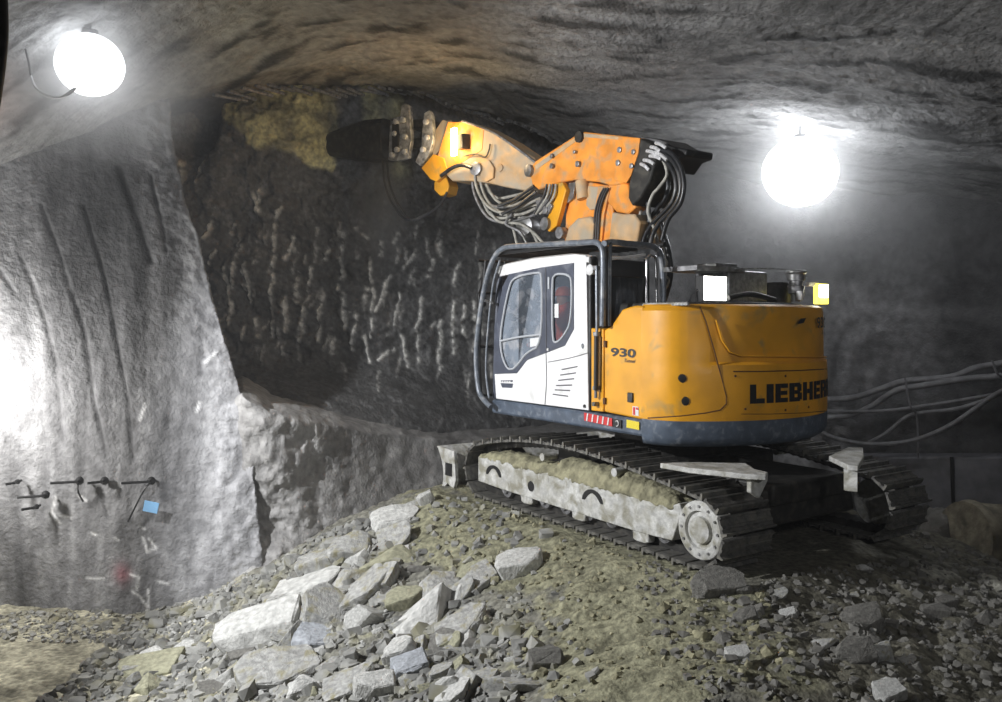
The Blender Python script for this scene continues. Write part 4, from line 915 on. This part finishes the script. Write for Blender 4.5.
plate_s([(442,120),(452,121),(450,128),(440,150),(434,156),(430,150),(434,132)], .12, -.2, 'tip_bracket', 'dustyorange', .01)
plate_s([(480,162),(489,160),(494,168),(493,178),(486,182),(480,176)], .24, .2, 'pin_cover', 'dustyorange', .01)
E_(MB().lathe(sp(477, 169, .24), SNm, [(0, .10), (.05, .10), (.06, .07), (.06, 0)], 20), 'stick_pin', 'steel')
E_(MB().lathe(sp(500, 168, .2), SNm, [(0, .06), (.02, .06), (.03, .03)], 14), 'grease_cap', 'dustyorange')
E_(MB().tube([sp(462, 121, .22), sp(490, 131, .22), sp(515, 147, .22), sp(536, 163, .22)], .018, 6), 'edge_bead', 'steel', parent=STK)
E_(MB().tube([sp(464, 156, .24), sp(476, 154, .25), sp(485, 157, .26), sp(489, 150, .25), sp(490, 144, .24)], .012, 6), 'lamp_wire', 'black')
# warm lamp on the stick
wl = E_(MB().box(sp(463, 142, .26), (.17, .14, .22), None), 'stick_lamp', 'black', .01)
E_(MB().box(sp(454, 142, .31), (.11, .05, .42)), 'lamp_lens', 'warmlamp', .008, parent=wl)
# quick coupler: two cheek plates joined by pins, then the breaker housing
plate_s([(390,119),(400,116),(401,106),(405,103),(409,106),(410,118),(411,140),(408,158),(398,161),(388,160)], .2, .12, 'coupler_cheek', 'cheek', .012)
plate_s([(424,113),(429,110),(432,116),(433,140),(428,156),(420,166),(415,162),(421,148),(422,130)], .2, .12, 'coupler_cheek', 'cheek', .012)
plate_s([(390,119),(400,116),(409,112),(411,140),(408,158),(398,161),(388,160)], -.35, -.43, 'coupler_cheek', 'darksteel', .012)
plate_s([(424,113),(432,116),(433,140),(428,156),(420,166),(415,162)], -.35, -.43, 'coupler_cheek', 'darksteel', .012)
plate_s([(405,120),(426,118),(428,128),(405,128)], .08, -.35, 'coupler_pin', 'darksteel', .03)
plate_s([(405,138),(424,138),(420,148),(405,147)], .08, -.35, 'coupler_pin', 'darksteel', .03)
plate_s([(392,124),(398,124),(398,152),(392,152)], .23, .19, 'cheek_window', 'black', .004)
for a, b in ((396,134),(404,120),(406,137),(398,150),(393,155),(406,152),(427,122),(428,138),(424,150),(397,122)):
    E_(MB().lathe(sp(a, b, .2), SNm, [(0, .045), (.05, .045), (.06, .02)], 14), 'coupler_bolt', 'fitting')
a = sp(412, 142, -.05); b = sp(336, 146, -.05); ax_ = (b-a).normalized()
a = sp(392, 140, -.08); b = sp(332, 146, -.08); Ln = (b-a).length
bk = MB(); bk.loft([[p+SNm*(s*w)+Vector((0, 0, t*h)) for s, t in ((1, .7), (.7, 1), (-.7, 1), (-1, .7), (-1, -.7), (-.7, -1), (.7, -1), (1, -.7))] for p, w, h in ((a, .26, .33), (a+(b-a)*.3, .27, .34), (a+(b-a)*.62, .25, .28), (a+(b-a)*.95, .22, .2), (b, .16, .14))])
BK = E_(bk, 'breaker_housing', 'darksteel', .02)
E_(MB().cyl(b-(b-a)*.02, b+(b-a).normalized()*.75, .075, .05), 'breaker_chisel', 'steel')
for k in range(2):
    E_(MB().tube([sp(383+k*4, 161, .1), sp(385+k*5, 185, .2), sp(394+k*5, 206, .25), sp(407+k*4, 220, .25), sp(425+k*2, 215, .22), sp(440, 205, .2), sp(447, 192, .15)], .02, 8), 'hydraulic_hose', 'hose')
E_(MB().tube([sp(441, 176, .26), sp(452, 168, .3), sp(462, 165, .3), sp(472, 168, .3)], .03, 8), 'hydraulic_hose', 'hose')
# dusty hose bundle hanging between stick and boom
bund = [[(475,168),(476,185),(484,202),(498,212),(515,210),(530,203),(541,198)], [(479,170),(482,188),(490,204),(505,214),(522,214),(536,208)], [(472,172),(474,192),(482,210),(492,220),(508,222),(526,218),(540,212)],
        [(483,175),(488,190),(498,198),(512,196),(528,192),(536,190)], [(486,184),(496,200),(510,206),(526,200),(538,192)], [(488,205),(505,207),(520,199),(534,189)], [(505,212),(512,225),(516,240),(517,246)], [(500,214),(520,218),(530,228),(538,244)], [(512,214),(506,224),(520,232),(528,246)],
        [(490,212),(500,222),(520,224),(535,234),(545,246)], [(481,196),(490,214),(506,218),(524,208),(540,204)]]
for k, lp in enumerate(bund):
    E_(MB().tube([sp(a, b, .22-.05*(k % 4)) for a, b in lp], .021, 8), 'hydraulic_hose', 'greyhose' if k % 3 != 2 else 'steel')
for k, lp in enumerate([[(502,214),(518,206),(536,192)], [(498,206),(514,200),(534,186)]]): E_(MB().tube([sp(a, b, .3) for a, b in lp], .026, 8, smooth=False), 'hydraulic_hose', 'hose')
E_(MB().lathe(sp(526, 226, .05), SNm, [(-.2, .15), (.0, .17), (.06, .14), (.08, 0)], 22), 'roof_lamp_housing', 'steel')

# ---- operator
hp = mp(565, 290, 1, .82)
sk_v = []; sk_e = []; rad = []
def sv(p, r, par=None):
    sk_v.append(p); rad.append(r)
    if par is not None: sk_e.append((par, len(sk_v)-1))
    return len(sk_v)-1
X0, Y0 = hp.x-.02, .82
pel = sv((X0, Y0, 1.78), (.16, .13)); sp1 = sv((X0-.02, Y0, 2.0), (.15, .12), pel); ch_ = sv((X0, Y0, 2.2), (.17, .13), sp1); nk = sv((X0+.02, Y0, 2.36), (.06, .06), ch_)
hdv = sv((X0+.03, Y0, 2.47), (.085, .10), nk); sv((X0+.035, Y0, 2.56), (.085, .095), hdv)
for s_ in (-1, 1):
    h = sv((X0+.05, Y0+s_*.1, 1.74), (.1, .1), pel); kn = sv((X0+.48, Y0+s_*.13, 1.78), (.07, .07), h); an = sv((X0+.6, Y0+s_*.13, 1.36), (.05, .05), kn); sv((X0+.74, Y0+s_*.13, 1.33), (.045, .04), an)
    sh_ = sv((X0, Y0+s_*.2, 2.24), (.07, .07), ch_); el = sv((X0+.1, Y0+s_*.26, 1.98), (.05, .05), sh_); wr = sv((X0+.36, Y0+s_*.26, 1.93), (.035, .035), el); sv((X0+.44, Y0+s_*.26, 1.95), (.035, .03), wr)
me = bpy.data.meshes.new('person'); me.from_pydata(sk_v, sk_e, []); person = bpy.data.objects.new('person', me); COL.objects.link(person)
person.location = MO; person.rotation_euler = (0, 0, YAW+PI/2); md = person.modifiers.new('skin', 'SKIN')
for i, r in enumerate(rad): me.skin_vertices[0].data[i].radius = r
me.skin_vertices[0].data[0].use_root = True
person.modifiers.new('sub', 'SUBSURF').levels = 1; person.modifiers['sub'].render_levels = 2; me.materials.append(M['hiviz'])
tag(person, 'person in orange work jacket and helmet seated in the excavator cab', 'person')
hdm = MB().lathe((X0+.035, Y0, 2.41), (0, 0, 1), [(0, .05), (.03, .082), (.08, .094), (.13, .096), (.17, .085), (.2, .05)], 20)
hd_ = hdm.build('face', 'skin', person)
b = MB(); b.lathe((X0+.13, Y0, 2.47), (1, 0, -.3), [(0, .02), (.02, .018), (.03, .006)], 8); b.build('nose', 'skin', hd_)
b = MB()
for s_ in (-1, 1): b.lathe((X0+.118, Y0+s_*.034, 2.505), (1, 0, 0), [(0, .012), (.006, .011), (.008, .0)], 8)
b.build('eyes', 'blackpaint', hd_)
MB().lathe((X0+.03, Y0, 2.545), (0, 0, 1), [(0, .14), (.01, .135), (.012, .115), (.06, .11), (.1, .08), (.12, .02)], 24).build('helmet', 'helmet', person)
legs = MB()
for s_ in (-1, 1): legs.tube([(X0, Y0+s_*.1, 1.77), (X0+.25, Y0+s_*.115, 1.79), (X0+.48, Y0+s_*.13, 1.79), (X0+.56, Y0+s_*.13, 1.6), (X0+.6, Y0+s_*.13, 1.38)], lambda t: .115-.045*t, 12)
legs.build('trousers', 'trousers', person)

# ---- mud heaped on the near track frame
mudm = MB(); xs = np.linspace(-1.48, 1.95, 110); vv = []
tz = np.interp(xs, [-1.5, -1.35, -1.1, -.7, -.2, .15, .35, .45, .7, 1.2, 1.6, 1.85, 1.97], [.44, .56, .62, .66, .68, .70, .69, .60, .60, .62, .62, .58, .50])
fz = np.interp(xs, [-1.45, 2.0], [.425, .485])
rings = []
for i, x_ in enumerate(xs):
    n = float(perlin(np.array([[x_*4, 1.3, 0]]))[0])*.09+float(perlin(np.array([[x_*13, 4.3, 0]]))[0])*.04
    zt = tz[i]+n*.6; zb = fz[i]-.012+n*.3-.05*max(0, float(perlin(np.array([[x_*5, 9.1, 0]]))[0])*2)
    rings.append([Vector((x_, 1.405, zb)), Vector((x_, 1.41+n*.2, fz[i]+.02)), Vector((x_, 1.38+n*.5, (zt+fz[i])/2+.02)), Vector((x_, 1.30+n*.4, zt-.01)), Vector((x_, 1.12, zt)), Vector((x_, .95, fz[i]))])
mudm.loft(rings)
o = mudm.build('mud', 'mud', None); o.location = MO; o.rotation_euler = (0, 0, YAW+PI/2); ss = o.modifiers.new('s', 'SUBSURF'); ss.levels = ss.render_levels = 2
tx = bpy.data.textures.new('mudtex', 'CLOUDS'); tx.noise_scale = .09; dm = o.modifiers.new('d', 'DISPLACE'); dm.texture = tx; dm.strength = .07; dm.texture_coords = 'LOCAL'
tag(o, 'olive mud caked along the top of the near track frame', 'mud', kind='stuff')

# ================================================================== STONES
import bmesh
def stone_mesh(seed, flat_=.5, sub=2):
    r = random.Random(seed); bm = bmesh.new()
    slab = seed % 3 != 0
    for k in range(r.randint(9, 13) if not slab else 12):
        if slab and k < 8: v = Vector(((1 if k & 1 else -1)*r.uniform(.55, .98), (1 if k & 2 else -1)*r.uniform(.5, .9), (1 if k & 4 else -1)*r.uniform(.55, 1.0)))
        elif slab: v = Vector((r.uniform(-1, 1), r.uniform(-1, 1), r.choice((-1, 1))*r.uniform(.6, .95)))*1.0; v.x, v.y = (v.x*.3, r.choice((-1, 1))*1.0) if k % 2 else (r.choice((-1, 1))*1.08, v.y*.4)
        else: v = Vector((r.gauss(0, 1), r.gauss(0, 1), r.gauss(0, 1))).normalized()*r.uniform(.8, 1.05)
        bm.verts.new((v.x, v.y*.85, v.z*flat_))
    res = bmesh.ops.convex_hull(bm, input=bm.verts); bmesh.ops.delete(bm, geom=list({g for g in res['geom_interior']+res['geom_unused'] if isinstance(g, bmesh.types.BMVert)}), context='VERTS')
    if sub:
        bmesh.ops.bevel(bm, geom=bm.edges[:], offset=.035, segments=1, affect='EDGES')
        bmesh.ops.triangulate(bm, faces=bm.faces[:]); bmesh.ops.subdivide_edges(bm, edges=bm.edges[:], cuts=sub, use_grid_fill=True)
        co = np.array([v.co[:] for v in bm.verts]); n = fbm(co*2.6+seed, 4, .65)*.06
        for v, k in zip(bm.verts, n): v.co += v.co.normalized()*k
    me = bpy.data.meshes.new('stone'); bm.to_mesh(me); bm.free(); me.polygons.foreach_set('use_smooth', [True]*len(me.polygons)); me.set_sharp_from_angle(angle=math.radians(20)); return me
def put(me, mname, px, py, w, h, rot, label, cat='rock', group=None, name='rock', sink=.12, tilt=(.3, 0)):
    p = hit(px, py+h*.28)
    if p is None: return
    s = p.y/F
    if mname:
        me = me.copy(); me.materials.clear(); me.materials.append(M[mname])
    o = bpy.data.objects.new(name, me); COL.objects.link(o)
    w *= 1.25; h *= 1.2
    o.scale = (w*s/2*1.1, w*s/2*.9, h*s/2/.42*1.1); o.rotation_euler = (tilt[0], -rot, tilt[1])
    o.location = (p.x, p.y+.05, p.z+h*s*.12); tag(o, label, cat, group); return o
BIG = [ # px, py, w, h, rot (image plane, + = right end up), material, label
 (262,630,66,40,.25,'palestone','largest pale flat-topped slab in the rubble, lower left slope'),
 (312,642,44,26,-.2,'bluestone','blue-grey flat stone wedged right beside the largest pale slab'),
 (431,612,84,30,.62,'palestone','long pale slab tilted up to the right across the rubble, split by a dark crack'),
 (399,657,30,26,.5,'palestone','pale blocky stone left of its blue-grey neighbour low on the slope'),
 (412,668,32,34,.3,'bluestone','blue-grey blocky stone right below the long tilted slab'),
 (391,517,48,26,.45,'palestone','big grey block on the crest of the pile'),
 (352,549,36,24,.1,'stone','rounded grey block on the pile crest against the dark wall'),
 (318,566,34,26,.2,'stone','smooth grey boulder under the crest above the stacked slabs'),
 (342,580,60,20,.5,'stone','long grey slab leaning up to the right in the middle of the stack'),
 (300,590,62,16,.35,'palestone','thin pale slab on the left flank above the largest slab'),
 (365,590,44,16,.6,'stone','narrow grey splinter lying beside the long leaning slab'),
 (388,560,52,16,.15,'olivestone','flat yellowish slab at the edge of the olive soil'),
 (366,620,26,34,.9,'palestone','upright pale slab between the tilted slab and the stack'),
 (332,612,48,20,-.5,'stone','grey slab sloping down to the right behind the blue-grey flat stone'),
 (162,683,48,20,.12,'olivestone','olive-topped flat stone at the bottom left edge of the pile'),
 (150,668,52,14,.15,'olivestone','low olive slab just above the olive-topped flat stone'),
 (278,672,60,30,.1,'stone','broad grey block directly below the largest pale slab'),
 (232,678,36,26,.3,'stone','grey angular block below left of the largest pale slab'),
 (352,688,40,30,.4,'stone','grey lump at the bottom border left of the blue-grey block'),
 (378,690,34,30,0,'palestone','pale lump at the bottom border under the pale blocky stone'),
 (300,690,34,22,.2,'palestone','pale angular stone at the bottom border below the broad block'),
 (405,600,30,20,.3,'olivestone','small olive slab above the long tilted slab'),
 (520,566,34,26,.2,'palestone','pale crumbly boulder in the middle of the soil slope'),
 (470,570,22,10,.8,'palestone','small bright splinter at the upper tip of the long tilted slab'),
 (548,662,28,22,0,'darkstone','dark angular stone embedded in the lower soil slope'),
 (462,628,44,22,.5,'stone','grey slab to the right of the long tilted slab'),
 (448,690,34,26,.3,'palestone','pale stone at the bottom border in the stony gully'),
 (484,684,26,18,.4,'stone','grey stone at the bottom border beside the olive soil'),
 (718,586,38,26,.1,'darkstone','brown rounded boulder sunk below the rear of the near track'),
 (745,592,18,15,0,'darkstone','small dark boulder next to the brown boulder under the track'),
 (749,618,18,17,.3,'darkstone','blocky dark stone on the slope below the rear track end'),
 (866,620,34,22,.1,'darkstone','dark rounded stone in the middle of the right-hand slope'),
 (828,648,30,16,.35,'stone','light-topped flat stone on the right slope beside a dark boulder'),
 (858,656,34,26,0,'darkstone','dark boulder, biggest of the cluster on the lower right slope'),
 (881,657,22,20,.3,'stone','grey stone touching the right side of the big dark boulder'),
 (867,570,20,9,-.3,'palestone','small pale oval stone on the right-hand ground behind the track'),
 (790,615,14,9,.3,'palestone','small bright stone on the slope right of the near track'),
 (739,657,18,14,.1,'palestone','white stone at the bottom of the slope right of centre'),
 (722,640,18,18,.6,'darkstone','greyish stone leaning on the soil edge above the white stone'),
 (936,615,22,18,0,'darkstone','round dark stone, left one of a pair on the right slope'),
 (948,606,16,16,0,'darkstone','round dark stone, right one of a pair on the right slope'),
 (985,618,24,20,0,'darkstone','round dark stone nearest the right border of the frame'),
 (893,696,28,20,.2,'palestone','pale stone at the bottom border of the right slope'),
 (428,499,14,18,.4,'palestone','small pale upright stone at the top of the crest'),
 (412,505,24,14,.3,'stone','low grey stone on the crest beside the upright pale one'),
 (244,655,24,14,.2,'darkstone','small dark stone tucked under the largest pale slab'),
 (575,455,2,2,0,None,None)]
for k, (a, b, w, h, r, m, lab) in enumerate(BIG):
    if m: put(stone_mesh(100+k, .42, 3), m, a, b, w, h, r, lab, tilt=(random.uniform(.15, .6), random.uniform(-.2, .2)))
smalls = {}
for m in ('stone', 'palestone', 'darkstone', 'olivestone'):
    smalls[m] = []
    for k in range(7):
        me = stone_mesh(300+k+17*len(smalls), random.uniform(.3, .6), 1); me.materials.append(M[m]); smalls[m].append(me)
cnt = [0, 0, 0]
tries = 0
while sum(cnt) < 285 and tries < 4000:
    tries += 1; r = random.random()
    if r < .60:
        a = random.uniform(130, 600); b = random.uniform(520, 702)
        if b < np.interp(a, [130, 240, 330, 440, 600], [665, 610, 555, 520, 640]) or (a > 430 and b < 560+(a-430)*.1 and random.random() < .9) or (a > 500 and b < 630) or (a > 545) or (a > 400 and b < 545): continue
        z = 0; w = random.choice([12, 14, 18, 22, 28, 36])*random.uniform(.8, 1.3); m = random.choice(['stone', 'stone', 'stone', 'palestone', 'olivestone', 'darkstone'])
        if cnt[0] > 165: continue
        lab = 'angular grey stone in the rubble covering the left slope of the pile'; g = 'loose stones on the left slope'
    elif r < .9:
        a = random.uniform(690, 1002); b = random.uniform(585, 702); z = 1; w = random.uniform(6, 15); m = random.choice(['darkstone', 'darkstone', 'darkstone', 'stone'])
        if cnt[1] > 85: continue
        lab = 'small dark stone scattered on the slope right of the near track'; g = 'loose stones on the right slope'
    else:
        a = random.uniform(60, 260); b = random.uniform(600, 655); z = 2; w = random.uniform(5, 10); m = 'stone'
        if cnt[2] > 40 or b > 700-(260-a)*.3: continue
        lab = 'small stone at the foot of the left wall'; g = 'loose stones at the foot of the left wall'
    p = hit(a, b)
    if p is None or p.y > 12: continue
    mq = w2m(p)
    if abs(mq.x) < 2.6 and abs(mq.y) < 1.7: continue
    cnt[z] += 1; s = p.y/F*w/2
    o = bpy.data.objects.new('stone', random.choice(smalls[m])); COL.objects.link(o)
    o.location = (p.x, p.y, p.z+s*.15); o.scale = (s*random.uniform(.8, 1.4), s*random.uniform(.8, 1.2), s*random.uniform(.7, 1.1)); o.rotation_euler = (random.uniform(-.2, .9), random.uniform(-.9, .1), random.uniform(-.8, .8)); tag(o, lab, 'stone', g)
# fine gravel: uncountable
def gravel(name, n, fx, label, m, smin, smax):
    b = MB(); k = 0; base = [stone_mesh(600+i, .7, 0) for i in range(6)]
    D = [([v.co.copy() for v in me.vertices], [tuple(p.vertices) for p in me.polygons]) for me in base]
    t_ = 0
    while k < n and t_ < n*6:
        t_ += 1
        X, Y = fx()
        if not (-8.5 < X < 8 and 5 < Y < 12.3): continue
        mq = w2m(Vector((X, Y, 0)))
        if abs(mq.x) < 2.4 and abs(mq.y) < 1.6: continue
        z = gz(X, Y); s = random.uniform(smin, smax)*(1 if random.random() < .9 else 1.7); V, Fc = random.choice(D)
        R = Matrix.Rotation(random.uniform(0, 6.28), 3, 'Z') @ Matrix.Rotation(random.uniform(-1, 1), 3, 'X')
        b.add([R @ v*s+Vector((X, Y, z+s*.2)) for v in V], Fc); k += 1
    o = b.build(name, m, smooth=False, recalc=False); tag(o, label, 'gravel', kind='stuff')
def fxl():
    a = random.uniform(110, 560); p = None
    X = random.uniform(-4.6, .7); Y = random.uniform(5.8, 11); px = CX+F*X/Y
    if px > 400 and Y > 8.6+max(0, (px-400))*-.004 and random.random() < .8: return (99, 0)
    if px > 520 and random.random() < .85: return (99, 0)
    return X, Y
gravel('gravel', 5200, fxl, 'pale chips and gravel spread over the left slope', 'gravelgrey', .018, .06)
gravel('gravel', 2200, lambda: (random.uniform(1.2, 6.5), random.uniform(5.2, 10)), 'dark gravel spread over the right slope', 'darkstone', .012, .038)
gravel('gravel', 900, lambda: (random.uniform(-7.5, -3.2), random.uniform(10.2, 11.3)), 'gravel and chips along the foot of the left wall', 'stone', .012, .04)
gravel('gravel', 450, lambda: (random.uniform(-.8, 2.2), random.uniform(5.8, 10)), 'crumbs and clods on the olive soil slope', 'mud', .012, .035)

# ================================================================== HAZE AND LIGHT
hz = bpy.data.materials.new('haze'); hz.use_nodes = True; nt = hz.node_tree; nt.nodes.remove(nt.nodes['Principled BSDF'])
vs_ = nt.nodes.new('ShaderNodeVolumeScatter'); vs_.inputs['Density'].default_value = .005; vs_.inputs['Anisotropy'].default_value = .45; vs_.inputs['Color'].default_value = (.95, .97, 1, 1)
nt.links.new(vs_.outputs[0], nt.nodes['Material Output'].inputs['Volume'])
HAZE = True
if HAZE:
    o = MB().box((0, 8.2, 4.2), (24, 21.2, 12)).build('haze', hz, smooth=False); tag(o, 'thin dusty haze filling the tunnel', 'haze', kind='stuff')
def cloud(c, size, dens, label):
    m = bpy.data.materials.new('dust'); m.use_nodes = True; t = m.node_tree; t.nodes.remove(t.nodes['Principled BSDF']); N = t.nodes; L = t.links
    v = N.new('ShaderNodeVolumeScatter'); v.inputs['Anisotropy'].default_value = .3; L.new(v.outputs[0], N['Material Output'].inputs['Volume'])
    tc = N.new('ShaderNodeTexCoord'); ln = N.new('ShaderNodeVectorMath'); ln.operation = 'LENGTH'; L.new(tc.outputs['Object'], ln.inputs[0])
    mr = N.new('ShaderNodeMapRange'); mr.inputs['From Min'].default_value = 1; mr.inputs['From Max'].default_value = 0; mr.interpolation_type = 'SMOOTHSTEP'; L.new(ln.outputs['Value'], mr.inputs['Value'])
    nz_ = N.new('ShaderNodeTexNoise'); nz_.inputs['Scale'].default_value = 1.6; nz_.inputs['Detail'].default_value = 3; L.new(tc.outputs['Object'], nz_.inputs['Vector'])
    m1 = N.new('ShaderNodeMath'); m1.operation = 'MULTIPLY'; L.new(mr.outputs[0], m1.inputs[0]); L.new(nz_.outputs['Fac'], m1.inputs[1])
    m2 = N.new('ShaderNodeMath'); m2.operation = 'MULTIPLY'; L.new(m1.outputs[0], m2.inputs[0]); m2.inputs[1].default_value = dens*2; L.new(m2.outputs[0], v.inputs['Density'])
    b = MB().lathe((0, 0, 0), (0, 0, 1), [(math.sin(a), math.cos(a)) for a in np.linspace(-PI/2+.02, PI/2-.02, 12)], 20)
    o = b.build('dust_halo_cloud', m); o.location = c; o.scale = size; tag(o, label, 'dust', kind='stuff')
if HAZE:
    cloud(at(805, 175, 13.0), (3.6, 2.6, 2.3), .30, 'pale dust, thickened into a glow halo, round the lamp above the engine hood')  # foggy air made denser here to give the lamp its halo
    cloud(at(88, 70, 9.2), (1.6, 1.3, 1.2), .9, 'halo volume added for the glow round the lamp by the left wall')  # added volume that stands in for the bloom of the lamp
    cloud(at(382, 205, 14.0), (.6, .6, 1.3), .9, 'puff of dust falling below the breaker')
def light(kind, loc, target, energy, color=(1, 1, 1), size=.3, spot=None, name='unseen_light', blend=.4):
    l = bpy.data.lights.new(name, kind); l.energy = energy; l.color = color
    if kind == 'AREA': l.size = size
    else: l.shadow_soft_size = size
    if spot: l.spot_size = math.radians(spot); l.spot_blend = blend
    o = bpy.data.objects.new(name, l); COL.objects.link(o); o.location = loc
    if target is not None: o.rotation_euler = (Vector(target)-Vector(loc)).to_track_quat('-Z', 'Y').to_euler()
    return o
light('SPOT', (-6.1, 6.1, 5.55), (0.3, 9.9, 2.3), 3300, (.97, .98, 1), .12, spot=84)
light('POINT', at(-80, 400, 10.05), None, 330, (1, .98, .95), .15)
light('SPOT', (4.0, 1.0, 5.2), (2.2, 10, 3.3), 330, (.97, .98, 1), .3, spot=60)  # unseen fill spot, added to brighten the tail of the machine
light('POINT', m2w(sp(450, 140, .55)), None, 22, (1, .7, .35), .06, name='stick_lamp_light')
w = bpy.data.worlds.new('world'); scene.world = w; w.use_nodes = True; w.node_tree.nodes['Background'].inputs[0].default_value = (.5, .55, .6, 1); w.node_tree.nodes['Background'].inputs[1].default_value = .02

cam = bpy.data.cameras.new('camera'); co = bpy.data.objects.new('camera', cam); COL.objects.link(co); scene.camera = co
cam.sensor_fit = 'HORIZONTAL'; cam.sensor_width = 36; cam.lens = F/1002*36; cam.shift_y = -(351-HY)/1002.0; cam.clip_start = .05; cam.clip_end = 200
co.location = CAM; co.rotation_euler = (PI/2, 0, 0)
vsx = scene.view_settings; vsx.view_transform = 'Standard'; vsx.look = 'None'; vsx.gamma = 1; vsx.exposure = 0.0; vsx.use_curve_mapping = False
scene.cycles.max_bounces = 5; scene.cycles.volume_bounces = 0; scene.cycles.use_denoising = True
try: scene.cycles.sample_clamp_indirect = 4
except Exception: pass
